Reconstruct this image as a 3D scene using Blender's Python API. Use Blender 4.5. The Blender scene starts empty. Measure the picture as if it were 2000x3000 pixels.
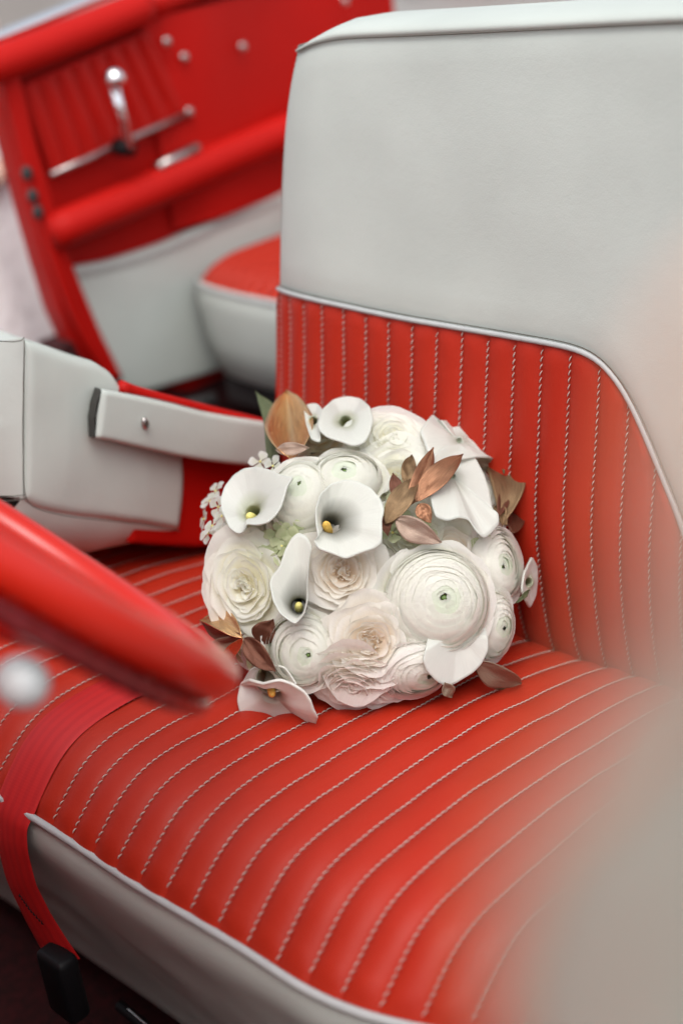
import bpy, bmesh, math, random
import numpy as np
from mathutils import Vector, Matrix, noise
random.seed(7)
R_ = math.radians
sc = bpy.context.scene

# ---------------------------------------------------------------- camera
CAM_RIGHT=(0.7238,0.6816,-0.108); CAM_UP=(-0.2271,0.383,0.8954); CAM_FWD=(-0.6516,0.6235,-0.432); CAM_LOC=(0.7154,-0.934,0.7241)
cam_d = bpy.data.cameras.new('camera')
cam = bpy.data.objects.new('camera', cam_d)
sc.collection.objects.link(cam)
sc.camera = cam
cr_, cu_, cf_ = Vector(CAM_RIGHT), Vector(CAM_UP), Vector(CAM_FWD)
mw = Matrix.Identity(4)
for i in range(3):
    mw[i][0] = cr_[i]; mw[i][1] = cu_[i]; mw[i][2] = -cf_[i]; mw[i][3] = CAM_LOC[i]
cam.matrix_world = mw
cam_d.sensor_fit = 'VERTICAL'; cam_d.sensor_height = 36; cam_d.sensor_width = 24; cam_d.lens = 50
cam_d.clip_start = .02; cam_d.clip_end = 400
cam_d.dof.use_dof = True; cam_d.dof.focus_distance = 1.21; cam_d.dof.aperture_fstop = 2.4
cam_d.dof.aperture_blades = 0

# ---------------------------------------------------------------- light
SUN_EL, SUN_AZ = R_(62), R_(135)
w = bpy.data.worlds.new('World'); sc.world = w; w.use_nodes = True
nt = w.node_tree; nt.nodes.clear()
sky = nt.nodes.new('ShaderNodeTexSky'); sky.sky_type = 'NISHITA'; sky.sun_disc = False
sky.sun_elevation = SUN_EL; sky.sun_rotation = SUN_AZ
sky.air_density = 1.0; sky.dust_density = 4.0; sky.ozone_density = 1.0
hs = nt.nodes.new('ShaderNodeHueSaturation'); hs.inputs['Saturation'].default_value = .36
bg = nt.nodes.new('ShaderNodeBackground'); bg.inputs['Strength'].default_value = .145
wo = nt.nodes.new('ShaderNodeOutputWorld')
nt.links.new(sky.outputs[0], hs.inputs['Color']); nt.links.new(hs.outputs[0], bg.inputs[0]); nt.links.new(bg.outputs[0], wo.inputs[0])
sun_d = bpy.data.lights.new('sun', 'SUN'); sun_d.energy = .85; sun_d.angle = R_(50); sun_d.color = (1, .98, .945)
sun = bpy.data.objects.new('sun', sun_d); sc.collection.objects.link(sun)
# direction towards the sun (sky convention: rotation 0 = +Y, growing towards +X)
sd = Vector((math.sin(SUN_AZ)*math.cos(SUN_EL), math.cos(SUN_AZ)*math.cos(SUN_EL), math.sin(SUN_EL)))
sun.rotation_euler = sd.to_track_quat('Z', 'Y').to_euler()
sc.view_settings.view_transform = 'Standard'; sc.view_settings.look = 'None'
sc.view_settings.exposure = 0.64; sc.view_settings.gamma = 1.0
sc.render.engine = 'CYCLES'
sc.cycles.use_denoising = True
sc.cycles.max_bounces = 10; sc.cycles.diffuse_bounces = 6; sc.cycles.transmission_bounces = 6

# ---------------------------------------------------------------- materials
def newmat(name):
    m = bpy.data.materials.new(name); m.use_nodes = True
    n = m.node_tree.nodes; b = n['Principled BSDF']
    return m, m.node_tree, n, b
def ramp(nt, fac, stops):
    r = nt.nodes.new('ShaderNodeValToRGB')
    e = r.color_ramp.elements
    while len(e) < len(stops): e.new(.5)
    for i, (p, c) in enumerate(stops): e[i].position = p; e[i].color = (*c, 1)
    nt.links.new(fac, r.inputs[0]); return r.outputs[0]
def noise_tex(nt, scale, detail=3, vec=None, rough=.5):
    t = nt.nodes.new('ShaderNodeTexNoise'); t.inputs['Scale'].default_value = scale
    t.inputs['Detail'].default_value = detail; t.inputs['Roughness'].default_value = rough
    if vec is None:
        tc = nt.nodes.new('ShaderNodeTexCoord'); vec = tc.outputs['Object']
    nt.links.new(vec, t.inputs['Vector']); return t.outputs[0]
def bump(nt, b, h, strength, dist=.001, prev=None):
    u = nt.nodes.new('ShaderNodeBump'); u.inputs['Strength'].default_value = strength; u.inputs['Distance'].default_value = dist
    nt.links.new(h, u.inputs['Height'])
    if prev: nt.links.new(prev, u.inputs['Normal'])
    if b: nt.links.new(u.outputs[0], b.inputs['Normal'])
    return u.outputs[0]
def mul(c, k): return tuple(min(1, x*k) for x in c)
def plain(name, col, rough=.5, metal=0, var=.06, vs=6, spec=.5, bs=0, bscale=300, bdist=.0005, coat=0):
    m, nt, n, b = newmat(name)
    nt.links.new(ramp(nt, noise_tex(nt, vs, 4), [(.3, mul(col, 1-var)), (.7, mul(col, 1+var))]), b.inputs['Base Color'])
    b.inputs['Roughness'].default_value = rough; b.inputs['Metallic'].default_value = metal
    b.inputs['Specular IOR Level'].default_value = spec
    b.inputs['Coat Weight'].default_value = coat
    if bs: bump(nt, b, noise_tex(nt, bscale, 2), bs, bdist)
    return m
def vinyl(name, col, rough=.45, spec=.5):
    m, nt, n, b = newmat(name)
    nt.links.new(ramp(nt, noise_tex(nt, 7, 5), [(.3, mul(col, .93)), (.7, mul(col, 1.05))]), b.inputs['Base Color'])
    b.inputs['Specular IOR Level'].default_value = spec
    nr = nt.nodes.new('ShaderNodeMapRange'); nr.inputs[3].default_value = rough-.06; nr.inputs[4].default_value = rough+.1
    nt.links.new(noise_tex(nt, 25, 4), nr.inputs[0]); nt.links.new(nr.outputs[0], b.inputs['Roughness'])
    v = nt.nodes.new('ShaderNodeTexVoronoi'); v.inputs['Scale'].default_value = 620
    tc = nt.nodes.new('ShaderNodeTexCoord'); nt.links.new(tc.outputs['Object'], v.inputs['Vector'])
    a = bump(nt, None, v.outputs['Distance'], .25, .0003)
    a2 = bump(nt, None, noise_tex(nt, 28, 3), .09, .004, bump(nt, None, noise_tex(nt, 8, 3), .03, .02, a))
    bump(nt, b, noise_tex(nt, 160, 3), .2, .0008, a2)
    return m
M = {}
M['white_vinyl'] = vinyl('white_vinyl', (.50, .54, .50), .52, .3)
M['red_vinyl'] = vinyl('red_vinyl', (.385, .020, .007), .50, .25)
M['red_panel'] = vinyl('red_panel', (.42, .004, .0015), .58, .2)
M['rib_vinyl'] = vinyl('rib_vinyl', (.40, .006, .003), .45, .25)
M['piping'] = plain('piping', (.42, .435, .43), .75, var=.05, vs=60, bs=.3, bscale=900)
M['thread'] = plain('thread', (.50, .44, .39), .8, var=.15, vs=300)
M['seam'] = plain('seam', (.10, .095, .08), .9)
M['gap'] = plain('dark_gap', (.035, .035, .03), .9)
M['dark_seam'] = plain('dark_red_seam', (.16, .006, .004), .8)
M['carpet'] = plain('carpet', (.045, .003, .004), .95, var=.5, vs=120, bs=.8, bscale=900, bdist=.003)
M['black'] = plain('black_plastic', (.006, .006, .007), .5, var=.2, vs=20, spec=.2)
M['chrome'] = plain('chrome', (.82, .83, .84), .12, 1.0, var=.03)
M['dull_metal'] = plain('dull_metal', (.45, .42, .40), .3, 1.0, var=.1, vs=40)
M['rubber'] = plain('rubber', (.03, .03, .03), .7)
M['pale_paint'] = plain('pale_paint', (.51, .565, .485), .35, var=.04, vs=5)
M['glow_bead'] = plain('coral_glow_bead', (.85, .33, .17), .5)  # warm edge glow put into a coral colour
M['red_paint'] = plain('red_paint', (.60, .006, .006), .25, coat=.5)
M['wheel_red'] = plain('wheel_red', (.55, .013, .003), .35, var=.05, coat=.9)
b_ = M['wheel_red'].node_tree.nodes['Principled BSDF']; b_.inputs['Coat Roughness'].default_value = .25; b_.inputs['Coat IOR'].default_value = 1.5; b_.inputs['Specular IOR Level'].default_value = .1
M['wheel_dark'] = plain('wheel_dark', (.14, .001, .003), .18, var=.05, coat=.5)
M['asphalt'] = plain('asphalt', (.20, .175, .155), .9, var=.2, vs=3, bs=.5, bscale=80, bdist=.01)
M['dark'] = plain('dark_underside', (.02, .015, .015), .8)
M['canvas'] = plain('canvas', (.66, .67, .63), .8, var=.05, vs=8, bs=.3, bscale=200)
M['skin'] = plain('skin', (.62, .40, .31), .5, var=.06)
M['hair'] = plain('hair', (.06, .03, .018), .5, var=.3, vs=60)
M['gown'] = plain('gown', (.93, .90, .90), .8, var=.1, vs=30, bs=.6, bscale=90, bdist=.006)
M['knob'] = plain('knob', (.46, .48, .48), .35, var=.02, coat=.2)
M['spadix'] = plain('spadix', (.80, .50, .10), .7, var=.12, vs=300, bs=.6, bscale=1200, bdist=.0006)
M['spadix_pale'] = plain('spadix_pale', (.75, .68, .22), .7, var=.12, vs=300, bs=.6, bscale=1200, bdist=.0006)
M['stem'] = plain('stem', (.12, .20, .05), .5, var=.2, vs=80)
M['ribbon'] = plain('ribbon', (.75, .72, .66), .35, var=.04)

def petal_mat(name, base, edge, trans=.32, streak=.06, tint=(1, 1, 1), mid=.45, rough=.5):
    m, nt, n, b = newmat(name)
    uv = nt.nodes.new('ShaderNodeUVMap')
    sp = nt.nodes.new('ShaderNodeSeparateXYZ'); nt.links.new(uv.outputs[0], sp.inputs[0])
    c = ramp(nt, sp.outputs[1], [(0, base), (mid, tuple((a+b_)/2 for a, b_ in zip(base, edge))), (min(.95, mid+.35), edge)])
    mp = nt.nodes.new('ShaderNodeMapping'); mp.inputs['Scale'].default_value = (26, 1.6, 1)
    nt.links.new(uv.outputs[0], mp.inputs[0])
    st = noise_tex(nt, 1.6, 4, mp.outputs[0], .65)
    mx = nt.nodes.new('ShaderNodeMixRGB'); mx.blend_type = 'MULTIPLY'; mx.inputs[0].default_value = 1
    nt.links.new(c, mx.inputs[1]); nt.links.new(ramp(nt, st, [(.3, mul(tint, 1-streak)), (.65, tint)]), mx.inputs[2])
    nt.links.new(mx.outputs[0], b.inputs['Base Color'])
    b.inputs['Roughness'].default_value = rough; b.inputs['Specular IOR Level'].default_value = .3
    b.inputs['Sheen Weight'].default_value = .08
    nrm = bump(nt, b, st, .35, .0012)
    tr = nt.nodes.new('ShaderNodeBsdfTranslucent'); nt.links.new(mx.outputs[0], tr.inputs[0])
    ms = nt.nodes.new('ShaderNodeMixShader'); ms.inputs[0].default_value = trans
    out = n['Material Output']
    nt.links.new(b.outputs[0], ms.inputs[1]); nt.links.new(tr.outputs[0], ms.inputs[2]); nt.links.new(ms.outputs[0], out.inputs[0])
    return m
P_ = {}
P_['cream'] = petal_mat('petal_cream', (.91, .87, .66), (.92, .925, .86), .55)
P_['blush'] = petal_mat('petal_blush', (.92, .77, .59), (.93, .905, .84), .55)
P_['blush_pale'] = petal_mat('petal_blush_pale', (.93, .85, .73), (.94, .92, .87), .55)
P_['ran'] = petal_mat('petal_ranunculus', (.93, .92, .75), (.945, .945, .89), .55, streak=.05)
P_['ran_green'] = petal_mat('petal_ranunculus_inner', (.66, .80, .50), (.87, .91, .80), .5)
P_['ran_pink'] = petal_mat('petal_ranunculus_pink', (.93, .88, .80), (.945, .93, .89), .55, streak=.05)
P_['calla'] = petal_mat('petal_calla', (.38, .42, .17), (.85, .865, .815), .46, .05, mid=.16, rough=.5)
P_['calla_plain'] = petal_mat('petal_calla_plain', (.50, .54, .40), (.85, .865, .815), .46, .05, mid=.10, rough=.5)
P_['calla_warm'] = petal_mat('petal_calla_warm', (.46, .40, .24), (.93, .925, .88), .5, .02, mid=.12, rough=.5)
P_['calla_dark'] = petal_mat('petal_calla_dark', (.045, .05, .018), (.85, .865, .81), .44, .05, mid=.26, rough=.5)  # throat green with the hollow's depth shade mixed into the colour
P_['floret'] = petal_mat('petal_floret', (.70, .74, .60), (.78, .81, .76), .45)
P_['hydrangea'] = petal_mat('petal_hydrangea', (.40, .46, .24), (.56, .60, .38), .45)

def gold(name, col, rough=.33, metal=.85, dark=.45, grain=.35):
    m, nt, n, b = newmat(name)
    uv = nt.nodes.new('ShaderNodeUVMap')
    mp = nt.nodes.new('ShaderNodeMapping'); mp.inputs['Scale'].default_value = (14, 2.2, 1); nt.links.new(uv.outputs[0], mp.inputs[0])
    st = noise_tex(nt, 2.0, 5, mp.outputs[0], .7)
    fine = noise_tex(nt, 900, 2)
    mx = nt.nodes.new('ShaderNodeMixRGB'); mx.blend_type = 'MULTIPLY'; mx.inputs[0].default_value = grain
    nt.links.new(ramp(nt, st, [(.28, mul(col, dark)), (.5, col), (.75, mul(col, 1.25))]), mx.inputs[1]); nt.links.new(fine, mx.inputs[2])
    nt.links.new(mx.outputs[0], b.inputs['Base Color'])
    b.inputs['Metallic'].default_value = metal
    nr = nt.nodes.new('ShaderNodeMapRange'); nr.inputs[3].default_value = rough-.1; nr.inputs[4].default_value = rough+.2
    nt.links.new(st, nr.inputs[0]); nt.links.new(nr.outputs[0], b.inputs['Roughness'])
    bump(nt, b, st, .5, .0012)
    return m
G = {}
G['gold'] = gold('gold_leaf', (.90, .56, .28), .17, .97, .35, .15)
G['copper'] = gold('copper_leaf', (.44, .22, .125), .28, .85)
G['brown'] = gold('brown_leaf', (.19, .075, .045), .36, .6)
G['pale'] = gold('pale_leaf', (.50, .37, .29), .42, .5, .75)
G['sand'] = gold('sand_leaf', (.36, .30, .215), .42, .5, .6)
G['bronze'] = gold('bronze_leaf', (.28, .18, .095), .34, .75)
G['green'] = gold('green_leaf', (.13, .155, .07), .5, .15, .7, .6)

# ---------------------------------------------------------------- helpers
def obj(name, verts, faces, mat, parent=None, smooth=True, uvs=None, loc=None):
    me = bpy.data.meshes.new(name)
    me.from_pydata([tuple(map(float, v)) for v in verts], [], faces); me.update()
    if smooth: me.polygons.foreach_set('use_smooth', [True]*len(me.polygons))
    if uvs is not None:
        l = me.uv_layers.new(name='UVMap')
        vi = np.empty(len(me.loops), np.int32); me.loops.foreach_get('vertex_index', vi)
        l.data.foreach_set('uv', np.asarray(uvs, np.float32)[vi].ravel())
    if mat: me.materials.append(mat)
    o = bpy.data.objects.new(name, me); sc.collection.objects.link(o)
    if parent: o.parent = parent
    if loc: o.location = loc
    return o
def grid(name, P, mat, parent=None, wrap=False, flip=False, uvs=None, smooth=True):
    P = np.asarray(P, float); ny, nx = P.shape[:2]
    F = []
    for j in range(ny-1):
        for i in range(nx if wrap else nx-1):
            a, b, c, d = j*nx+i, j*nx+(i+1) % nx, (j+1)*nx+(i+1) % nx, (j+1)*nx+i
            F.append((a, d, c, b) if flip else (a, b, c, d))
    return obj(name, P.reshape(-1, 3), F, mat, parent, smooth, uvs)
def tag(o, label=None, cat=None, group=None, kind=None):
    if label: o['label'] = label
    if cat: o['category'] = cat
    if group: o['group'] = group
    if kind: o['kind'] = kind
    return o
def empty(name, loc=(0, 0, 0), parent=None):
    o = bpy.data.objects.new(name, None); sc.collection.objects.link(o); o.location = loc; o.empty_display_size = .05
    if parent: o.parent = parent
    return o
def smooth_path(pts, n=40, it=3, closed=False):
    P = np.asarray(pts, float)
    if closed: P = np.vstack([P, P[:1]])
    d = np.r_[0, np.cumsum(np.linalg.norm(np.diff(P, axis=0), axis=1))]
    t = np.linspace(0, d[-1], n+1 if closed else n)
    Q = np.stack([np.interp(t, d, P[:, k]) for k in range(P.shape[1])], 1)
    if closed: Q = Q[:-1]
    for _ in range(it):
        if closed: Q = .25*np.roll(Q, 1, 0)+.5*Q+.25*np.roll(Q, -1, 0)
        else: Q[1:-1] = .25*Q[:-2]+.5*Q[1:-1]+.25*Q[2:]
    return Q
def tube(name, pts, r, mat, parent=None, sides=10, n=None, it=2, squash=None, caps=True):
    P = smooth_path(pts, n, it) if n else np.asarray(pts, float)
    rings = []; N = len(P)
    T = np.gradient(P, axis=0); T /= np.linalg.norm(T, axis=1)[:, None]+1e-12
    up = np.array((0, 0, 1.)) if abs(T[0][2]) < .9 else np.array((1., 0, 0))
    u = np.cross(T[0], up); u /= np.linalg.norm(u)
    for k in range(N):
        u = u-T[k]*np.dot(u, T[k]); u /= np.linalg.norm(u); v = np.cross(T[k], u)
        rr = r[k] if hasattr(r, '__len__') else r
        rings.append([P[k]+rr*(math.cos(a)*u+math.sin(a)*v) for a in np.linspace(0, 2*math.pi, sides, endpoint=False)])
    V = np.array(rings).reshape(-1, 3); F = []
    for k in range(N-1):
        for i in range(sides):
            F.append((k*sides+i, k*sides+(i+1) % sides, (k+1)*sides+(i+1) % sides, (k+1)*sides+i))
    if caps: F.append(tuple(range(sides))[::-1]); F.append(tuple((N-1)*sides+i for i in range(sides)))
    return obj(name, V, F, mat, parent)
def box(name, lo, hi, mat, parent=None, bev=.0, seg=3):
    bm = bmesh.new(); bmesh.ops.create_cube(bm, size=1)
    for v in bm.verts:
        for k in range(3): v.co[k] = lo[k] if v.co[k] < 0 else hi[k]
    if bev: bmesh.ops.bevel(bm, geom=bm.edges[:], offset=bev, segments=seg, affect='EDGES', profile=.5)
    me = bpy.data.meshes.new(name); bm.to_mesh(me); bm.free(); me.materials.append(mat)
    if bev: me.polygons.foreach_set('use_smooth', [True]*len(me.polygons))
    o = bpy.data.objects.new(name, me); sc.collection.objects.link(o)
    if parent: o.parent = parent
    return o
def ball(name, c, r, mat, parent=None, sq=(1, 1, 1), n=14):
    P = []
    for j in range(n+1):
        th = math.pi*j/n
        P.append([(c[0]+r*sq[0]*math.sin(th)*math.cos(a), c[1]+r*sq[1]*math.sin(th)*math.sin(a), c[2]+r*sq[2]*math.cos(th)) for a in np.linspace(0, 2*math.pi, 2*n, endpoint=False)])
    return grid(name, P, mat, parent, wrap=True, flip=True)
def nz(x, y, z=0, s=1): return noise.noise(Vector((x*s, y*s, z*s)))
def puffed(name, poly, xf, th, mat, parent, puff=.012, edge=.012, n=72, it=2, axis=0, inv=False, flat=0):
    """cushion-like slab standing in a plane x = xf: rounded rim, domed face, closed back"""
    Q = smooth_path(poly, n, it, closed=True); c = Q.mean(0); rows = []
    tn = np.roll(Q, -1, 0)-np.roll(Q, 1, 0); tn /= np.linalg.norm(tn, axis=1)[:, None]
    area = np.sum(Q[:, 0]*np.roll(Q[:, 1], -1)-Q[:, 1]*np.roll(Q[:, 0], -1))
    nin = np.stack([-tn[:, 1], tn[:, 0]], 1)*(1 if area > 0 else -1)
    sgn = -1 if inv else 1
    def row(q, x): rows.append([(xf+sgn*x, a, b) for a, b in q])
    row(Q+nin*edge*.5, -th); row(Q, -th+edge*.3)
    for a in np.linspace(0, 90, 6):
        row(Q+nin*edge*(1-math.cos(R_(a))), -edge+edge*math.sin(R_(a)))
    Qi = Q+nin*edge
    if not flat:
        for f_ in (.9, .78, .62, .45, .28, .12, .02):
            row(c+(Qi-c)*f_, puff*(1-f_**2.2))
    else:
        row(Q+nin*(edge+.0025), 0)
        N = len(Q); V = np.array(rows).reshape(-1, 3); F = []
        fl = (area > 0) ^ inv
        for j in range(len(rows)-1):
            for i in range(N):
                q = (j*N+i, j*N+(i+1) % N, (j+1)*N+(i+1) % N, (j+1)*N+i); F.append(q[::-1] if fl else q)
        cap = tuple((len(rows)-1)*N+i for i in range(N)); F.append(cap if fl else cap[::-1])
        if flat == 2: pass
        return obj(name, V, F, mat, parent)
    return grid(name, rows, mat, parent, wrap=True, flip=(area > 0) ^ inv)

def ruled(name, top, bot, xf, th, mat, parent, edge=.012, nu=70, nv=30, bulge=(0, 0), dome=0, eu=1.0, dents=0):
    """slab between an upper and a lower edge line: flat padded face, rounded borders, walls going back by th"""
    A = smooth_path(top, nu, 2); B_ = smooth_path(bot, nu, 2); bl = np.array(bulge)
    H = np.linalg.norm(A-B_, axis=1).mean(); L = np.linalg.norm(np.diff(A, axis=0), axis=1).sum()
    rows = []
    def fall(d):
        d = min(1, max(0, d/edge)); return -edge*(1-math.sqrt(max(0, 1-(1-d)**2)))
    us = np.linspace(0, 1, nu); vs = .5-.5*np.cos(np.linspace(0, math.pi, nv))
    for v in [-2, -1]+list(vs)+[-1, -3]:
        row = []
        vv = 0 if (v < 0 and not rows) or v == -2 else v
        if v < 0: vv = 0 if len(rows) < 2 else 1
        for k, u in enumerate(us):
            q = A[k]*(1-vv)+B_[k]*vv+bl*math.sin(math.pi*vv)*u**4
            if v in (-2, -3): x = -th
            elif v == -1: x = -edge*1.3
            else:
                x = min(fall(vv*H), fall((1-vv)*H), fall((1-u)*L/eu) if eu else 0, fall(u*L/eu) if eu else 0)
                x += dome*math.sin(math.pi*vv)*min(1, u*4, (1-u)*4)+dents*nz(q[0], q[1], 1.5, 11)
            row.append((xf+x, q[0], q[1]))
        rows.append(row)
    o = grid(name, rows, mat, parent, flip=False)
    return o

# ---------------------------------------------------------------- seat surfaces
FL = .03                                   # width of one flute
CPROF = smooth_path([(.05, -.03), (0, -.004), (-.04, .008), (-.083, .018), (-.109, .023), (-.15, .031), (-.186, .036), (-.239, .041), (-.28, .043),
    (-.314, .044), (-.345, .046), (-.375, .0455), (-.395, .042), (-.412, .035), (-.427, .025), (-.440, .014), (-.450, .006), (-.457, -.003)], 90, 3)
d_ = np.r_[0, np.cumsum(np.linalg.norm(np.diff(CPROF, axis=0), axis=1))]; CLEN = d_[-1]
def pull(x): return 1.8*max(0, min(x, .30)-.10)**2
def cush(x, s):
    """point and outward normal on the cushion at arc length s from the rear joint"""
    y = np.interp(s, d_, CPROF[:, 0]); z = np.interp(s, d_, CPROF[:, 1])
    e = .004; f_ = min(1, max(0, (s/CLEN-.35)/.65)); y += pull(x)*f_*f_*(3-2*f_)
    a = (np.interp(s+e, d_, CPROF[:, 0])-np.interp(s-e, d_, CPROF[:, 0]), np.interp(s+e, d_, CPROF[:, 1])-np.interp(s-e, d_, CPROF[:, 1]))
    l = math.hypot(*a)+1e-9; n = np.array((0, a[1]/l, -a[0]/l)) 
    w_ = -.006*math.exp(-((x+.07)/.09)**2-((s-.22)/.08)**2)+.0048*nz(x, s, .3, 7)+.0012*nz(x, s, 1.3, 25)
    return np.array((x+.0012*nz(x, s, 5.1, 12), y, z))+n*w_, n
def back_y(x, z):
    y = np.interp(z, [-.05, 0, .036, .077, .12, .157, .216, .262, .30, .43, .60], [.03, .005, -.002, -.007, -.009, -.0065, .003, .010, .016, .034, .055])
    if x < -.26: y += (x+.26)**2*2.9
    if x > .16: y += (x-.16)**2*2.5
    return float(y)
BY = np.array([(z, back_y(0, z)) for z in np.linspace(-.05, .6, 60)])
BY = smooth_path(BY, 60, 3)
def back(x, z):
    y = float(np.interp(z, BY[:, 0], BY[:, 1]))+back_y(x, z)-back_y(0, z)
    y += .003*nz(x, z, 2.2, 6)
    return np.array((x+.001*nz(x, z, 8.8, 11), y, z))
BN = np.array((0, -1, 0.05))
ZT = sorted([(-.39, .292)]+[(-0.3287,0.2998),(-0.2935,0.3028),(-0.2666,0.303),(-0.2388,0.3023),(-0.2108,0.3015),(-0.1821,0.301),(-0.1519,0.3006),(-0.1223,0.301),(-0.091,0.3013),(-0.0612,0.3018),(-0.0301,0.3022),(0.0003,0.3027),(0.0304,0.3025),(0.0449,0.3012),(0.0597,0.2977),(0.075,0.2864),(0.0904,0.2698),(0.1216,0.2195),(0.1449,0.1825),(0.1656,0.1405)])
ZT = smooth_path(ZT+[(ZT[-1][0]+.03, -.05)], 80, 2)
def zt(x): return float(np.interp(x, ZT[:, 0], ZT[:, 1]))
ZP = sorted([(-0.298,0.5356),(-0.2825,0.5408),(-0.2674,0.5445),(-0.2362,0.5488),(-0.1528,0.5519),(-0.0764,0.5552),(0.0272,0.5598),(0.1195,0.5638)])
ZP = smooth_path(ZP+[(.28, ZP[-1][1]+.004)], 60, 2)
def ztop(x): return float(np.interp(x, ZP[:, 0], ZP[:, 1]))
XL = [(-.06, -.366), (.04, -.368), (.11, -.370), (.175, -.370), (.286, -.364), (.347, -.352), (.454, -.330), (.504, -.314), (.536, -.299)]
XL = smooth_path(XL, 40, 2)
def xl(z): return float(np.interp(z, XL[:, 0], XL[:, 1]))
XR = .33

def stitches(name, pts, nrm, mat, parent, pitch=.0062, r=.00052):
    P = np.asarray(pts); d = np.r_[0, np.cumsum(np.linalg.norm(np.diff(P, axis=0), axis=1))]
    N = np.asarray(nrm); V = []; F = []; s = .002
    while s < d[-1]-pitch:
        at = lambda q: np.array([np.interp(q, d, P[:, k]) for k in range(3)])
        a, b = at(s), at(s+pitch*.88); n = np.array([np.interp(s, d, N[:, k]) for k in range(3)]); n /= np.linalg.norm(n)
        t = b-a; L = np.linalg.norm(t); t /= L; u = np.cross(t, n); u /= np.linalg.norm(u)
        sl = .0010+random.uniform(-.0002, .0002)
        base = len(V); ns = 6
        for k, (f_, rr, hh) in enumerate(((0, .35, -.0002), (.18, .9, .0007), (.5, 1.05, .0011), (.82, .9, .0007), (1, .35, -.0002))):
            c = a+t*L*f_+n*hh+u*sl*(f_-.5)*2
            for j in range(ns):
                q = 2*math.pi*j/ns; V.append(c+r*rr*(math.cos(q)*u+math.sin(q)*n))
        for k in range(4):
            for j in range(ns): F.append((base+k*ns+j, base+k*ns+(j+1) % ns, base+(k+1)*ns+(j+1) % ns, base+(k+1)*ns+j))
        s += pitch*random.uniform(.97, 1.03)
    return obj(name, V, F, mat, parent)

# ---------------------------------------------------------------- front bench: cushion
seat = empty('front_seat', (0, -.2, -.16))
tag(seat, 'red and white front seat with upright fluted backrest and white stitching', 'car seat')
seat.location = (0, 0, 0)
cushion = box('cushion', (-1.02, -.345, -.28), (.36, .03, -.02), M['dark'], seat)
def flute_c(i):
    nx, ny = 11, 74; P = []
    for j in range(ny):
        s = CLEN*j/(ny-1); row = []
        for a in range(nx):
            f_ = a/(nx-1); x = (i+f_)*FL
            p, n = cush(x, s)
            pf = math.sin(math.pi*f_)**.62*(.0054+.0010*nz(i*3.1, s, 0, 9))
            e = min(1, (CLEN-s)/.02+.25)
            row.append(p+n*(pf*e-.0009))
        P.append(row)
    return grid('flute', P, M['red_vinyl'], cushion, flip=True)
I0, I1 = -33, 12
for i in range(I0, I1): flute_c(i)
for i in range(I0+1, I1):
    if i < -18: continue
    pts = [cush(i*FL, s) for s in np.linspace(.03, CLEN-.003, 80)]
    stitches('seam_stitching', [p for p, n in pts], [n for p, n in pts], M['thread'], cushion)
# front piping and panel
tube('front_piping', [(x, pull(x)-.4585+.0015*nz(x, 0, 0, 9), -.0035+.0022*nz(x, 3, 0, 7)) for x in np.linspace(I0*FL, I1*FL, 140)], .0033, M['piping'], seat, 10)
P = []
for v, (y, z) in enumerate(smooth_path([(-.455, -.004), (-.461, -.012), (-.463, -.035), (-.452, -.065), (-.432, -.13), (-.408, -.20), (-.392, -.245), (-.385, -.278), (-.372, -.292), (-.33, -.295)], 26, 1)):
    row = []
    for x in np.linspace(I0*FL, I1*FL+.012, 120):
        k = math.sin(min(1, v/18)*math.pi)
        row.append((x, pull(x)+y+k*(.006*nz(x, z, 0, 5)+.003*nz(x, z*2, 4, 14)), z+.002*nz(x, 3, 0, 7)))
    P.append(row)
grid('front_panel', P, M['white_vinyl'], seat, flip=False)
P = []
for s in np.linspace(0, CLEN, 40):
    p, n = cush(I1*FL, s)
    P.append([p+np.array((dx, 0, 0))+n*dn for dx, dn in ((0, 0), (.006, .003), (.016, .002), (.024, -.006), (.028, -.02), (.028, -.12))])
grid('side_bolster', P, M['white_vinyl'], seat, flip=True)

# ---------------------------------------------------------------- front bench: upright back
bk = []
for i in range(-13, 9):
    nx, ny = 11, 60; P = []
    if i*FL > ZT[-1][0]-.01: continue
    for j in range(ny):
        row = []
        for a in range(nx):
            f_ = a/(nx-1); x = (i+f_)*FL
            z0, z1 = -.045, zt(x)+.001
            z = z0+(z1-z0)*j/(ny-1)
            x2 = max(x, xl(z))
            p = back(x2, z)
            pf = math.sin(math.pi*f_)**.62*(.0052+.0010*nz(i*2.7, z, 3, 9))
            e = min(1, (z1-z)/.02+.3)
            wr = .0010*nz(x*1.0, z, 7, 60)*math.exp(-((z1-z)/.03)**2)
            row.append(p+BN*(pf*e+wr-.0009))
        P.append(row)
    bk.append(P)
backrest = None
P = []
nU, nV = 90, 44
for j in range(nV):
    r = j/(nV-1); row = []
    for a in range(nU):
        s = a/(nU-1); x = -.3+s*.55; z = .4
        for _ in range(6):
            z = zt(x)+(ztop(x)-zt(x))*r
            x = xl(z)+(XR-xl(z))*s
        p = back(x, z)
        # padded face, pinched at the seams
        ed = min(1, max(0, (z-zt(x)))/.025); et = min(1, max(0, ztop(x)-z)/.02); el = min(1, (x-xl(z))/.012)
        puff = .0032*math.sqrt(max(0, ed))*math.sqrt(max(0, et))*math.sqrt(max(0, el))
        row.append(p+BN*(puff-.001)+np.array((0, .0012*nz(x, z, 5, 4)+.0003*nz(x, z, 9, 16), 0)))
    P.append(row)
backrest = grid('backrest', P, M['white_vinyl'], seat)
backrest['label'] = 'upright white backrest with fluted red lower panel'
for Pf in bk: grid('flute', Pf, M['red_vinyl'], backrest)
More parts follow.
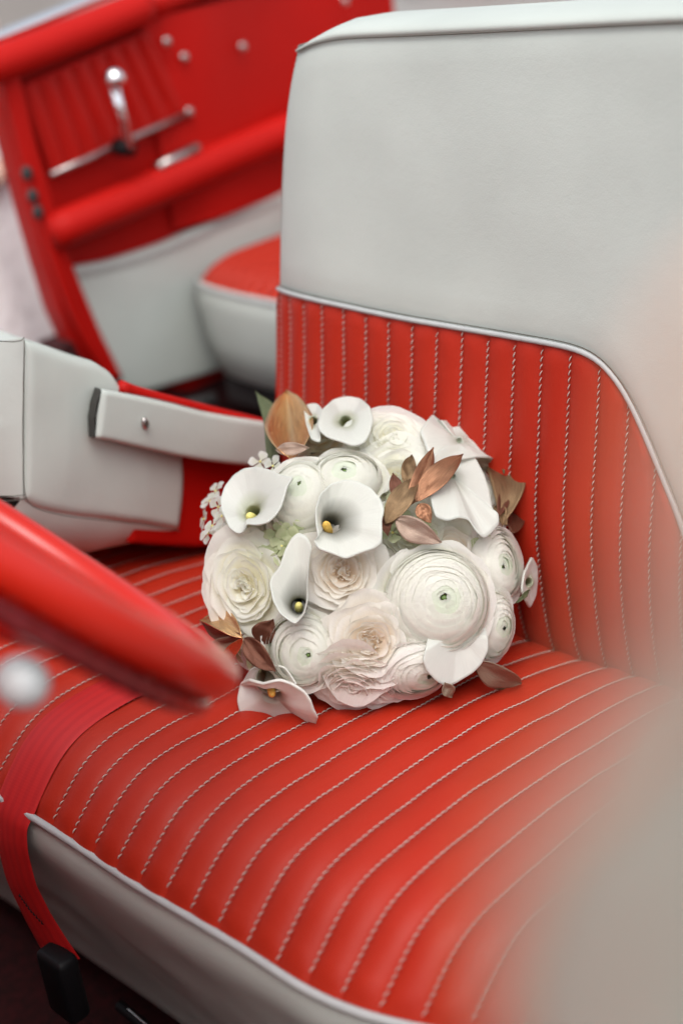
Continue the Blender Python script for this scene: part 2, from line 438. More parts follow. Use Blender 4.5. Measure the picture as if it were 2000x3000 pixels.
for i in range(-12, 8):
    x = i*FL
    if zt(x) < .02: continue
    zs = np.linspace(-.03, zt(x)-.002, 70)
    pts = [back(max(x, xl(z)+.002), z) for z in zs]
    stitches('seam_stitching', pts, [BN]*70, M['thread'], backrest)
xs = np.linspace(xl(.3)+.001, .205, 100)
pp = smooth_path([back(x, zt(x))+BN*.0025 for x in xs], 120, 1)
tube('piping', pp, .0025, M['piping'], backrest, 10)
tube('piping_seam', [p+np.array((0, .0002, .0040)) for p in pp], .0005, M['seam'], backrest, 5)
# top boxing band and its welt
P = []
for x in np.linspace(xl(ztop(-.28)), XR, 90):
    b = back(x, ztop(x))+np.array((0, .001, 0))
    lf = min(1, max(0.0, (x-xl(.54))/.05)); k = (.35+.65*lf)*.84
    P.append([b+np.array((0, dy, dz*k)) for dy, dz in ((.003, -.003), (-.002, .0005), (-.004, .003), (-.003, .007), (.003, .011), (.014, .0145), (.035, .017), (.07, .015), (.10, .004), (.115, -.02), (.118, -.10))])
grid('top_band', P, M['white_vinyl'], backrest, flip=True)
tube('top_seam', [back(x, ztop(x))+np.array((0, -.0028, .0)) for x in np.linspace(xl(.54)+.004, XR, 90)], .0005, M['seam'], backrest, 5)
# side gussets and rear shell
for side in (0, 1):
    P = []
    for z in np.linspace(-.05, ztop(-.28 if side == 0 else .26), 40):
        x = xl(z) if side == 0 else XR
        q = back(x, z); s_ = -1 if side == 0 else 1
        P.append([q+np.array((s_*dx, dy, 0)) for dx, dy in ((-.001, .0), (.003, .006), (.004, .02), (.003, .06), (0, .10), (-.02, .118))])
    grid('side_gusset', P, M['white_vinyl'], backrest, flip=(side == 0))
P = []
for z in np.linspace(-.06, .52, 12):
    P.append([(x, back(x, z)[1]+.115, z) for x in np.linspace(xl(z)+.015, XR-.015, 20)])
grid('rear_shell', P, M['white_vinyl'], backrest)
box('hinge_filler', (-.35, .02, -.12), (.25, .10, .0), M['dark'], seat)

# ---------------------------------------------------------------- folded passenger back
fb = empty('folded_seat_back')
tag(fb, 'white passenger seat back folded forward with hinge strap and red lower end', 'seat back')
ruled('side_panel', [(-0.2577,0.3344),(-0.2457,0.3272),(-0.2289,0.3157),(-0.2153,0.3061),(-0.1849,0.2873),(-0.1695,0.2715),(-0.1645,0.2598),(-0.1589,0.2463),(-0.1315,0.2263),(-0.0988,0.2043)], [(-0.2947,0.1872),(-0.2921,0.1803),(-0.284,0.1714),(-0.2668,0.159),(-0.2414,0.1436),(-0.2031,0.1236),(-0.1631,0.1019),(-0.1209,0.0758)],
      -.380, .03, M['white_vinyl'], fb, .010, bulge=tuple(np.array((-0.1005,0.1375))-np.array((-0.1096,0.1412))), dome=.004, dents=.004)
ruled('red_side', [(-0.1558,0.2445),(-0.1146,0.2209),(-0.0558,0.1866),(0.0122,0.1484),(0.0406,0.13)], [(-0.1805,0.0848),(-0.143,0.0655),(-0.0948,0.0412),(-0.0473,0.0249),(0.0038,0.0149)], -.388, .55, M['red_panel'], fb, .008)
ruled('hinge_strap', [(-0.2011,0.2681),(-0.1876,0.2616),(-0.1494,0.2409),(-0.1136,0.2203),(-0.0806,0.2004),(-0.0368,0.1774),(0.0142,0.1517)], [(-0.2189,0.225),(-0.2022,0.2157),(-0.1604,0.1901),(-0.1244,0.1685),(-0.0908,0.1499),(-0.0463,0.1275),(0.001,0.107)],
      -.356, .016, M['white_vinyl'], fb, .005, bulge=(0, 0), dome=.0015, dents=.0015)
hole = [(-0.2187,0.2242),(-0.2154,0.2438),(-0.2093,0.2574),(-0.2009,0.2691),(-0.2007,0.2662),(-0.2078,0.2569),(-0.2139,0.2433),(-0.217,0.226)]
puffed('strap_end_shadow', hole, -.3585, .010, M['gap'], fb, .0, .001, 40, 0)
rv = ball('rivet', (-0.352,-0.1626,0.2205), .0062, M['dull_metal'], fb, (.5, .62, 1.05))
tube('rivet_groove', [tuple(np.array((-0.352,-0.1626,0.2205))+np.array((.0032, .002*c_, .0035*s_))) for c_, s_ in [(math.cos(a), math.sin(a)) for a in np.linspace(0, 6.28, 14)]], .0005, M['seam'], fb, 5)
tube('edge_bead', [(-0.378,-0.1652,0.2561),(-0.378,-0.1549,0.2478),(-0.378,-0.1157,0.2239),(-0.378,-0.0572,0.1891),(-0.378,0.0059,0.1528),(-0.378,0.0388,0.1311)], .0062, M['red_panel'], fb, 10, n=30)
tube('metal_edge', [(-0.37,-0.165,0.2474),(-0.37,-0.1224,0.2242),(-0.37,-0.0644,0.189),(-0.37,-0.0017,0.1528)], .0025, M['dull_metal'], fb, 8, n=30)
# underside roll below the lower seam
ul = smooth_path([(-0.38,-0.2953,0.1863),(-0.38,-0.284,0.1711),(-0.38,-0.2528,0.1485),(-0.38,-0.2151,0.1284),(-0.38,-0.1673,0.1037),(-0.38,-0.1218,0.0762)], 40, 2)
P = []
for k, p in enumerate(ul):
    t = 1-k/39; tp = min(1, (1-t)*6+.62)*min(1, (t*2.6)**.5+.02)
    row = []
    for dx, dn in ((0, -.003), (-.001, .004), (-.008, .018), (-.022, .033), (-.045, .043), (-.09, .048), (-.20, .046), (-.40, .040), (-.52, .02)):
        row.append(p+np.array((dx-.005, -.45*dn*tp, -.90*dn*tp)))
    P.append(row)
grid('front_face', P, M['white_vinyl'], fb, flip=True)
# end face towards the windscreen
el_ = smooth_path([(-0.38,-0.2574,0.3343),(-0.38,-0.2682,0.2986),(-0.38,-0.2798,0.2551),(-0.38,-0.291,0.207),(-0.38,-0.2951,0.1873)], 30, 1)
P = []
for k, p in enumerate(el_):
    b_ = math.sin(math.pi*k/29)
    P.append([p+np.array((dx-.004, -.35*dn*b_-.10*abs(dx), -.10*abs(dx)*(1 if k < 15 else .5)-.12*abs(dx))) for dx, dn in ((.002, -.003), (-.004, .004), (-.02, .012), (-.06, .02), (-.2, .03), (-.45, .02), (-.52, -.02))])
grid('end_face', P, M['white_vinyl'], fb)
P = []
tl = smooth_path([(-0.38,-0.2574,0.3343),(-0.38,-0.2457,0.3269),(-0.38,-0.2153,0.3061),(-0.38,-0.1849,0.2873),(-0.38,-0.1695,0.2715),(-0.38,-0.1646,0.2591),(-0.38,-0.1589,0.2463),(-0.38,-0.1148,0.2202),(-0.38,-0.056,0.1859),(-0.38,0.0121,0.1476)], 50, 2)
for k, p in enumerate(tl):
    w1 = max(0, 1-k/9); P.append([p+np.array((dx-.005, (.18*(1-w1)-.10*w1)*abs(dx)*(k < 25), -(.06*(1-w1)+.22*w1)*abs(dx)-.001)) for dx in (0.0, -.01, -.1, -.3, -.52)])
grid('rear_face', P, M['white_vinyl'], fb, flip=True)
def seamline(name, px, r=.0005, par=fb, m='seam'):
    return tube(name, px, r, M[m], par, 5, n=60, it=2)
seamline('seam', [(-0.3765,-0.2609,0.3347),(-0.3765,-0.2692,0.3029),(-0.3765,-0.2822,0.2567),(-0.3765,-0.293,0.2087),(-0.3765,-0.2966,0.1895),(-0.3765,-0.2942,0.182),(-0.3765,-0.286,0.1732),(-0.3765,-0.2689,0.1608),(-0.3765,-0.2436,0.1454),(-0.3765,-0.2054,0.1255),(-0.3765,-0.1656,0.1039),(-0.3765,-0.1251,0.0791)])
seamline('seam', [(-0.379,-0.2846,0.341),(-0.379,-0.2709,0.3359),(-0.379,-0.263,0.3343),(-0.379,-0.2584,0.3361)])
seamline('seam', [(-0.379,-0.3203,0.2006),(-0.379,-0.3064,0.1948),(-0.379,-0.2945,0.1909)])
seamline('seam', [(-0.379,-0.3215,0.1958),(-0.379,-0.3075,0.1906),(-0.379,-0.2928,0.1866)])

# ---------------------------------------------------------------- seat belt
belt = empty('seat_belt')
tag(belt, 'red webbing lap belt draped over the front cushion edge', 'seat belt')
SS = CLEN
ctr = [(-0.234, .10), (-0.232, .28), (-0.231, .33), (-0.23, .37), (-.231, .405), (-.230, .435), (-.228, .455)]
path = []
for x, dist in smooth_path(ctr, 40, 2):
    s = float(np.interp(-dist, CPROF[::-1, 0], d_[::-1]))
    p, n = cush(x, s); path.append((p+n*.0075, n))
p0 = path[-1][0]
tail = smooth_path([p0, p0+np.array((-.001, -.009, -.010)), (-.226, -.475, -.03), (-.221, -.478, -.07), (-.210, -.476, -.105), (-.198, -.474, -.13), (-.188, -.472, -.148)], 34, 2)[1:]
for k, p in enumerate(tail):
    path.append((p, np.array((.25*k/34-.05, -1, .15))))
P = []; uv = []
for k, (p, n) in enumerate(path):
    q = path[min(k+1, len(path)-1)][0]-path[max(k-1, 0)][0]; t = q/np.linalg.norm(q)
    n = n-t*np.dot(n, t); n /= np.linalg.norm(n); u = np.cross(t, n)
    row = []
    wd = .026 if k < 42 else .026-.0045*min(1, (k-42)/20)
    for a in range(25):
        f_ = a/24*2-1
        row.append(p+u*wd*f_+n*(-.0012*f_*f_+.00008*math.cos(f_*math.pi*4.5)-.002*abs(f_)**3))
        uv.append((f_, k/10))
    P.append(row)
m, nt_, n_, b_ = newmat('webbing')
tc = nt_.nodes.new('ShaderNodeUVMap'); wv = nt_.nodes.new('ShaderNodeTexWave'); wv.inputs['Scale'].default_value = 14; wv.bands_direction = 'Y'
nt_.links.new(tc.outputs[0], wv.inputs[0])
w2 = nt_.nodes.new('ShaderNodeTexWave'); w2.inputs['Scale'].default_value = .8; w2.bands_direction = 'X'; nt_.links.new(tc.outputs[0], w2.inputs[0])
nt_.links.new(ramp(nt_, w2.outputs[1], [(.2, (.42, .005, .006)), (.7, (.47, .007, .007))]), b_.inputs['Base Color'])
b_.inputs['Roughness'].default_value = .6
bump(nt_, b_, wv.outputs[1], .12, .0002)
grid('webbing', P, m, belt, uvs=uv, flip=True)
stitches('box_stitching', [(-.221, -.4795, -.078), (-.205, -.4805, -.088), (-.188, -.479, -.099)], [(0, -1, 0)]*3, M['black'], belt, .0035, .0007)
bc = (-0.1816,-0.476,-0.1598)
box('buckle', (bc[0]-.020, bc[1]-.014, bc[2]-.036), (bc[0]+.018, bc[1]+.008, bc[2]+.034), M['black'], belt, .006)

# ---------------------------------------------------------------- car shell round the seat
def struct(o): o['kind'] = 'structure'; return o
tub = empty('car_body'); tag(tub, 'open car tub with dark red carpet under the seats', 'car body')
box('carpet', (-1.12, -1.3, -.44), (.46, 1.3, -.38), M['carpet'], tub)
box('sill', (.41, -1.3, -.34), (.47, 1.2, -.17), M['red_paint'], tub, .01)
box('sill', (-1.16, -1.3, -.34), (-1.10, .24, -.17), M['red_paint'], tub, .01)
box('firewall', (-1.12, -1.34, -.36), (.34, -1.30, .30), M['dark'], tub)
box('dashboard', (-1.12, -1.28, -.04), (.21, -.72, .50), M['red_paint'], tub, .03)  # unseen; brought close and tall to shade the seat's front panel
box('kick_panel', (.38, -1.30, -.30), (.42, -.82, .30), M['red_paint'], tub, .01)
box('seat_base', (-1.0, -.30, -.38), (.34, .02, -.28), M['dark'], tub)
box('rear_side', (.41, .16, -.30), (.50, 1.3, .50), M['red_paint'], tub, .03)  # unseen near side, added to keep sky fill off the seat joint
box('side_carpet', (-1.12, .22, -.31), (-1.06, 1.1, .06), M['carpet'], tub)
rail = empty('seat_rail'); tag(rail, 'black steel seat rail under the front cushion', 'seat rail')
tube('rail_bar', [(-0.2375,-0.4,-0.2842),(-0.114,-0.4,-0.2959),(0.0172,-0.4,-0.3103)], .006, M['black'], rail, 8)
tube('slide_rod', [(-0.2018,-0.412,-0.2573),(-0.1135,-0.412,-0.2702),(-0.0066,-0.412,-0.2746)], .0012, M['chrome'], rail, 8)

# ---------------------------------------------------------------- rear quarter trim
qp = empty('rear_quarter_panel')
tag(qp, 'red rear side trim with ribbed insert, chrome strip and window crank', 'side panel')
XQ = -1.05
out = [(0.2142,0.5187),(0.2146,0.5028),(0.2099,0.4069),(0.2129,0.337),(0.2169,0.2707),(0.2223,0.2051),(0.2319,0.1117),(0.2505,0.0362),(0.2869,-0.0244),(0.4452,-0.0921),(0.722,-0.0923)]
low = [(y, z) for y, z in out]
poly = low+[(1.02, -.2), (1.02, .44), (1.0, .455), (.8, .50), (.5, .515), (.22, .515)]
puffed('trim_board', poly, XQ-.004, .05, M['red_panel'], qp, .0, .006, 200, 0)
# swelling of the trim behind the insert
P = []
for y in np.linspace(.46, 1.02, 30):
    P.append([(XQ+.004+.02*math.sin(min(1, (y-.46)/.10)*math.pi/2)-.02*math.sin(min(1, max(0, (y-.57)/.25))*math.pi/2)+.015*max(0, y-.8), y+.02*(.3-z)*(y < .5), z) for z in np.linspace(.18, .50, 16)])
grid('rear_board', P, M['red_panel'], qp, flip=False)
# jamb strip
jb = [(-1.035,0.199,0.5035),(-1.035,0.2042,0.4799),(-1.035,0.2083,0.4144),(-1.035,0.2125,0.3469),(-1.035,0.218,0.2818),(-1.035,0.2242,0.2145),(-1.035,0.236,0.1328),(-1.035,0.2561,0.0616),(-1.035,0.2852,-0.0096)]
tube('door_jamb', jb, .010, M['red_panel'], qp, 12, n=40)
tube('jamb_bead', [(-1.03,0.2081,0.4974),(-1.03,0.2148,0.445),(-1.03,0.2193,0.3649),(-1.03,0.2249,0.3003),(-1.03,0.2313,0.2335),(-1.03,0.2378,0.1958),(-1.03,0.2481,0.1458),(-1.03,0.2661,0.0702),(-1.03,0.2912,-0.0108)], .008, M['red_panel'], qp, 10, n=40)
for uv_ in [(-1.022,0.1986,0.3326),(-1.022,0.2004,0.2996),(-1.022,0.2035,0.2757)]: ball('striker_bolt', uv_, .009, M['rubber'], qp, (.6, 1, 1.2))
# top roll
tube('top_roll', [(-1.03,0.1621,0.4809),(-1.03,0.2077,0.4848),(-1.03,0.2853,0.4941),(-1.03,0.3795,0.5064),(-1.03,0.462,0.5172)], .025, M['red_panel'], qp, 16, n=20)
tube('top_roll', [(-1.045,0.474,0.5154),(-1.045,0.5676,0.5249),(-1.045,0.747,0.5452)], .022, M['red_panel'], qp, 16, n=12)
tube('belt_moulding', [(-1.05,0.1716,0.5089),(-1.05,0.2176,0.5145),(-1.05,0.2957,0.5259),(-1.05,0.3969,0.5414),(-1.05,0.5382,0.5609)], .009, M['chrome'], qp, 10)
# ribbed insert
a0, a1, b0, b1 = [np.array(q) for q in [(-1.04,0.228,0.4421),(-1.04,0.4708,0.4799),(-1.04,0.2505,0.3206),(-1.04,0.5195,0.3532)]]
NR = 8
for k in range(NR):
    f0, f1 = k/NR, (k+1)/NR; P = []
    for r in np.linspace(0, 1, 8):
        row = []
        for q in np.linspace(0, 1, 7):
            f_ = f0+(f1-f0)*q
            c = (a0+(a1-a0)*f_)*(1-r)+(b0+(b1-b0)*f_)*r
            row.append(c+np.array((-.001+.008*math.sin(math.pi*q)**.8, 0, 0)))
        P.append(row)
    grid('rib', P, M['rib_vinyl'], qp)
tube('insert_bead', [a0, a1, a1*.5+b1*.5, b1], .005, M['red_panel'], qp, 8, n=30, it=1)
tube('chrome_strip', [(-1.03,0.243,0.3197),(-1.03,0.3065,0.3267),(-1.03,0.4065,0.3398),(-1.03,0.519,0.3521)], .0048, M['dull_metal'], qp, 8)
tube('pull_recess', [(-1.018,0.427,0.2876),(-1.018,0.4612,0.2928),(-1.018,0.5106,0.3001)], .009, M['dull_metal'], qp, 8)
# arm rest roll
tube('arm_rest', [(-1.02,0.2166,0.241),(-1.02,0.245,0.2441),(-1.02,0.3126,0.2491),(-1.02,0.407,0.2567),(-1.02,0.5513,0.2705),(-1.02,0.6988,0.2827),(-1.02,0.8407,0.2943)], [.022]+[.028]*5+[.028], M['red_panel'], qp, 18)
kp = [(0.2486,0.1776),(0.3256,0.168),(0.4278,0.1657),(0.5459,0.1743),(0.6877,0.1823),(0.754,0.1854),(0.7079,-0.0854),(0.4675,-0.0669),(0.345,-0.0537),(0.2828,-0.0202),(0.264,0.0673),(0.2515,0.1441)]
puffed('kick_board', kp, -1.037, .02, M['white_vinyl'], qp, .004, .006, 90, 1)
tube('kick_welt', [(-1.03,0.2479,0.1721),(-1.03,0.3202,0.1621),(-1.03,0.4222,0.1596),(-1.03,0.5401,0.1679),(-1.03,0.6816,0.1756)], .0016, M['piping'], qp, 6, n=30)
for p in [(-1.022,0.4868,0.4627),(-1.022,0.5158,0.4348),(-1.022,0.6371,0.4293),(-1.022,0.5096,0.3544),(-1.022,0.2079,0.4695),(-1.022,0.8794,0.4617)]: ball('snap_stud', p, .0075, M['dull_metal'], qp, (.5, 1, 1))
# window crank
hub = np.array((-1.02,0.3611,0.3341)); kn = np.array((-0.985,0.3395,0.4366))
cr = empty('window_crank', (0, 0, 0), qp)
tube('crank_hub', [hub, hub+np.array((.03, 0, 0))], .013, M['black'], cr, 14)
tube('crank_arm', [hub+np.array((.03, 0, 0)), hub*.6+kn*.4+np.array((.022, 0, 0)), hub*.12+kn*.88+np.array((.01, 0, 0))], [.007, .0065, .009], M['chrome'], cr, 10)
ball('crank_knob', kn+np.array((.018, -.003, .002)), .0150, M['chrome'], cr, (1.1, 1, 1))

# ---------------------------------------------------------------- rear seat
rs = empty('rear_bench'); tag(rs, 'rear bench in fluted red with white front, glimpsed behind the front seat', 'car seat')
ra = np.array((-1.0161,0.44,0.0974)); rb = np.array((-1.0006,0.44,-0.0513))
x0 = ra[0]; zt0 = ra[2]; zb0 = rb[2]
fp = .026
rc = box('cushion', (x0+.03, .47, zb0-.05), (.30, 1.0, zt0-.03), M['dark'], rs)
for k in range(48):
    P = []
    for j in range(22):
        t = j/21; y = .44+.52*t
        row = []
        for a in range(7):
            f_ = a/6; x = x0+(k+f_)*fp
            sw = .05*math.exp(-k/9)*(1-math.exp(-t*5))          # seams curve towards the car side
            h = zt0+.020*math.sin(min(1, t*6)*math.pi/2)+.014*math.sin(math.pi*f_)**.5-.012*math.exp(-((x-x0)/.012))*(t > 0)
            row.append((x-sw*0+0*y, y+.03*math.exp(-(x-x0)/.05), h if j else zt0))
        P.append(row)
    grid('flute', P, M['red_vinyl'], rc)
    tube('seam', [r_[0]+np.array((0, 0, .001)) if False else (r_[0][0], r_[0][1], r_[0][2]+.0006) for r_ in P], .0014, M['dark_seam'], rc, 5)
P = []
for x in np.linspace(x0-.004, .30, 60):
    e = .03*math.exp(-(x-x0)/.05)
    P.append([(x+.10*(zt0-z)*math.exp(-(x-x0)/.2), .437+e+dy, z) for z, dy in ((zt0+.004, .004), (zt0-.002, -.003), (zt0-.03, -.006), (zt0-.09, -.003), (zb0, .01), (zb0-.01, .03))])
grid('front_panel', P, M['white_vinyl'], rs, flip=True)
tube('piping', [(x, .4345+.03*math.exp(-(x-x0)/.05), zt0+.001) for x in np.linspace(x0, .3, 50)], .0035, M['piping'], rs, 8)
box('backrest', (x0+.03, 1.0, zt0-.05), (.30, 1.10, .36), M['white_vinyl'], rs, .03)
br = empty('floor_bar'); tag(br, 'pinkish metal bar on the floor behind the front seat', 'floor bar')
tube('bar', [(-1.0382,0.3812,-0.1),(-1.0247,0.4214,-0.1),(-1.011,0.4623,-0.1)], .010, M['rubber'], br, 8)

# ---------------------------------------------------------------- folded white soft top at the back
st_ = empty('folded_soft_top'); tag(st_, 'pale folded soft top stacked behind the rear seat', 'soft top')
P = []
for x in np.linspace(-1.14, .45, 50):
    P.append([(x, 1.16+a, b+.01*nz(x, a, 0, 4)) for a, b in ((.0, .05), (-.02, .2), (-.03, .32), (-.03, .40), (-.02, .48), (.01, .56), (.06, .62), (.15, .66), (.3, .64), (.45, .5))])
grid('top_fabric', P, M['canvas'], st_, flip=True)
tube('top_fold', [(x, 1.12+.012*nz(x, 0, 0, 3), .50+.01*nz(x, 7, 0, 3)) for x in np.linspace(-1.13, .45, 30)], .035, M['canvas'], st_, 12)

# ---------------------------------------------------------------- steering wheel
e1 = (Vector(CAM_RIGHT)*.835-Vector(CAM_UP)*.55).normalized()
Wr = Vector((0.1368,-0.4972,0.2828)); RW = .195
Wc = Wr-e1*RW
vw = (Wc+e1*.05-Vector(CAM_LOC)).normalized()
nW = Vector(CAM_RIGHT)*.55+Vector(CAM_UP)*.835
nW = (nW-e1*nW.dot(e1)); nW = nW-vw*nW.dot(vw); nW = (nW.normalized()-vw*.05).normalized()
e1 = (e1-nW*e1.dot(nW)).normalized(); Wc = Wr-e1*RW
e2 = nW.cross(e1).normalized()
sw = empty('steering_wheel'); tag(sw, 'glossy red steering wheel rim crossing in front of the seat', 'steering wheel')
def wp(a, r, h): return np.array(Wc+e1*(math.cos(a)*r)+e2*(math.sin(a)*r)+nW*h)
P = []
for a in np.linspace(0, 2*math.pi, 160, endpoint=False):
    P.append([wp(a, RW+.0132*math.cos(b), .0132*math.sin(b)) for b in np.linspace(0, 2*math.pi, 20, endpoint=False)])
P.append(P[0])
grid('rim', P, M['wheel_red'], sw, wrap=True)
P = []
for a in np.linspace(0, 2*math.pi, 420, endpoint=False):
    bp = .0008*abs(math.sin(a*36))
    P.append([wp(a, RW-.002+(.0085+bp)*math.cos(b), -.0200+(.0065+bp)*math.sin(b)) for b in np.linspace(0, 2*math.pi, 10, endpoint=False)])
P.append(P[0])
grid('finger_grip', P, M['wheel_dark'], sw, wrap=True)
for s_ in (2.4, 3.9, 0.9+math.pi/2*0+4.9):
    tube('spoke', [wp(s_, .03, -.045), wp(s_, .10, -.035), wp(s_, RW-.012, -.004)], [.012, .009, .008], M['wheel_red'], sw, 10)
hubp = [wp(0, 0, -.085), wp(0, 0, -.03), wp(0, 0, -.02)]
tube('hub', hubp, [.04, .045, .03], M['chrome'], sw, 24)
P = []
col = empty('steering_column'); tag(col, 'steering column with pale knobbed lever beneath the wheel', 'steering column')
tube('column_tube', [wp(0, 0, -.09), wp(0, 0, -.60)], .028, M['red_paint'], col, 20)
kp_ = np.array((0.1647,-0.6366,0.3637))
ball('lever_knob', kp_, .0132, M['knob'], col, (1.15, 1.0, 1.0))
tube('lever', [kp_, kp_*.6+wp(0, 0, -.12)*.4, wp(0, 0, -.12)], .0035, M['chrome'], col, 8)

# ---------------------------------------------------------------- open door close to the camera
dr = empty('open_door'); tag(dr, 'pale edge of the open car door beside the seat, close and blurred', 'car door')
dn_ = np.array((-.34, .94, 0)); dt_ = np.array((.94, .34, 0)); dn_ /= np.linalg.norm(dn_); dt_ /= np.linalg.norm(dt_)
dd = float(np.dot(dn_, np.array((0.6582,-0.8597,0.663))))
edge = [(0.3503,0.6961),(0.3465,0.6939),(0.3403,0.6878),(0.3369,0.6761),(0.3341,0.6642),(0.3268,0.6464),(0.3144,0.6237)]
edge = [(a/math.hypot(.94, .34), b) for a, b in edge]
es = edge[-1][0]
edge = [(edge[0][0]+.004, edge[0][1]+.10), (edge[0][0]+.002, edge[0][1]+.04)]+edge+[(es-.012, edge[-1][1]-.04), (es-.02, edge[-1][1]-.10), (es-.03, .30), (es-.03, -.30)]
EZ = np.array(edge)[::-1]
def door_pt(s_, z, h): return dt_*s_+dn_*(dd+h)+np.array((0, 0, z))
rows = []
zmid = edge[5][1]
for z in np.concatenate([np.linspace(edge[0][1], zmid-.12, 50), np.linspace(zmid-.13, -.30, 16)]):
    s0 = float(np.interp(z, EZ[:, 1], EZ[:, 0])); h0 = (.45*max(0, zmid-z) if z > zmid-.14 else .063)+.7*max(0, z-zmid-.012)
    rows.append([door_pt(s0+a_*1.0, z, h0+b_) for a_, b_ in ((.012, .04), (.003, .038), (0, .03), (0, .008), (.002, .002), (.006, 0))]+[door_pt(s0+.006+(.62)*u, z, h0) for u in np.linspace(.05, 1, 12)])
grid('door_skin', rows, M['pale_paint'], dr, flip=True)
tube('edge_glow_bead', [door_pt(float(np.interp(z, EZ[:, 1], EZ[:, 0]))-.0008, z, .45*max(0, zmid-z)+.7*max(0, z-zmid-.012)+.004) for z in np.linspace(edge[0][1]-.01, zmid-.12, 50)], .0017, M['glow_bead'], dr, 8)  # added bead whose coral colour stands in for the glow along the edge
# ---------------------------------------------------------------- ground and person
struct(obj('ground', [(-60, -60, -.62), (60, -60, -.62), (60, 60, -.62), (-60, 60, -.62)], [(0, 1, 2, 3)], M['asphalt']))
pe = empty('person'); tag(pe, 'person in a white lace gown standing outside the car behind the trim', 'person')
pc = np.array((-1.62, .33))
rows = []
for z, r in ((-.61, .40), (-.5, .375), (-.3, .33), (-.1, .29), (.1, .255), (.3, .215), (.42, .18), (.50, .155), (.60, .17), (.70, .185), (.76, .175), (.78, .16)):
    row = []
    for k in range(96):
        a = 2*math.pi*k/96; fold = 1+.06*math.sin(a*13+z*3)*min(1, max(0, (.5-z)))+.03*nz(math.cos(a)*2, math.sin(a)*2, z*2, 1.5)
        row.append((pc[0]+.80*r*fold*math.cos(a), pc[1]+r*fold*math.sin(a), z))
    rows.append(row)
gown = grid('gown', rows, M['gown'], pe, wrap=True)
# body: one skinned mesh (neck, shoulders, arms, head)
bv = [(0, 0, .62), (0, 0, .74), (0, 0, .80), (.01, 0, .87), (.02, 0, .95), (.02, 0, 1.03),
      (0, .14, .77), (.02, .20, .55), (.10, .17, .33), (.15, .12, .27), (0, -.14, .77), (.02, -.20, .55), (.10, -.17, .33), (.15, -.12, .27)]
be = [(0, 1), (1, 2), (2, 3), (3, 4), (4, 5), (1, 6), (6, 7), (7, 8), (8, 9), (1, 10), (10, 11), (11, 12), (12, 13)]
br_ = [.11, .11, .05, .05, .085, .07, .05, .038, .028, .025, .05, .038, .028, .025]
me = bpy.data.meshes.new('body'); me.from_pydata([(pc[0]+a, pc[1]+b, c) for a, b, c in bv], be, []); me.materials.append(M['skin'])
body = bpy.data.objects.new('body', me); sc.collection.objects.link(body); body.parent = pe
md = body.modifiers.new('skin', 'SKIN')
for v, r in zip(me.skin_vertices[0].data, br_): v.radius = (r, r)
me.skin_vertices[0].data[0].use_root = True
body.modifiers.new('sub', 'SUBSURF').levels = 2
for s_ in (-1, 1):
    for k in range(5):
        a = k/4-.5; h0 = np.array((pc[0]+.155, pc[1]+s_*(.115-.012*k), .262+.003*k)); L = (.04, .055, .062, .056, .045)[k]
        tube('finger', [h0, h0+np.array((L*.5, -s_*L*.3, -L*.2)), h0+np.array((L*.75, -s_*L*.6, -L*.5))], [.0085, .0078, .006], M['skin'], body, 8)
ball('hair', (pc[0]-.01, pc[1], .99), .105, M['hair'], pe, (1, .9, 1.05))

# ---------------------------------------------------------------- bouquet
bq = empty('bouquet')
tag(bq, 'round white bridal bouquet of roses, ranunculus and callas with gold leaves on seat', 'bouquet')
bm_ = Matrix.Identity(4); ORG = (-0.1045,-0.1249,0.1194)
for i in range(3):
    bm_[i][0] = cr_[i]; bm_[i][1] = cu_[i]; bm_[i][2] = -cf_[i]; bm_[i][3] = ORG[i]
bq.matrix_world = bm_
def mul4(a, b): return a.__matmul__(b)
def dome(x, y): return -.35*y+.10*math.sqrt(max(0, 1-(x/.152)**2-(y/.152)**2))
def frame(c, tilt=1.0, back=0.0, spin=0.0, squash=(1, 1), lean=None):
    """matrix in bouquet space whose z axis follows the dome's outward direction at c"""
    x, y = c[0], c[1]; e = .01
    q = math.sqrt(max(.12, 1-(x/.152)**2-(y/.152)**2))
    g = Vector((x/.152**2*.10/q, y/.152**2*.10/q+.30, 1))
    g = Vector((g.x*tilt, g.y*tilt, 1)).normalized()
    if lean: g = (g+Vector(lean)).normalized()
    zx = g; xx = Vector((1, 0, 0))-zx*zx.x; xx.normalize(); yy = zx.cross(xx)
    m = Matrix.Identity(4)
    for i in range(3): m[i][0] = xx[i]; m[i][1] = yy[i]; m[i][2] = zx[i]; m[i][3] = c[i]-zx[i]*back
    return mul4(m, Matrix.Rotation(spin, 4, 'Z'))

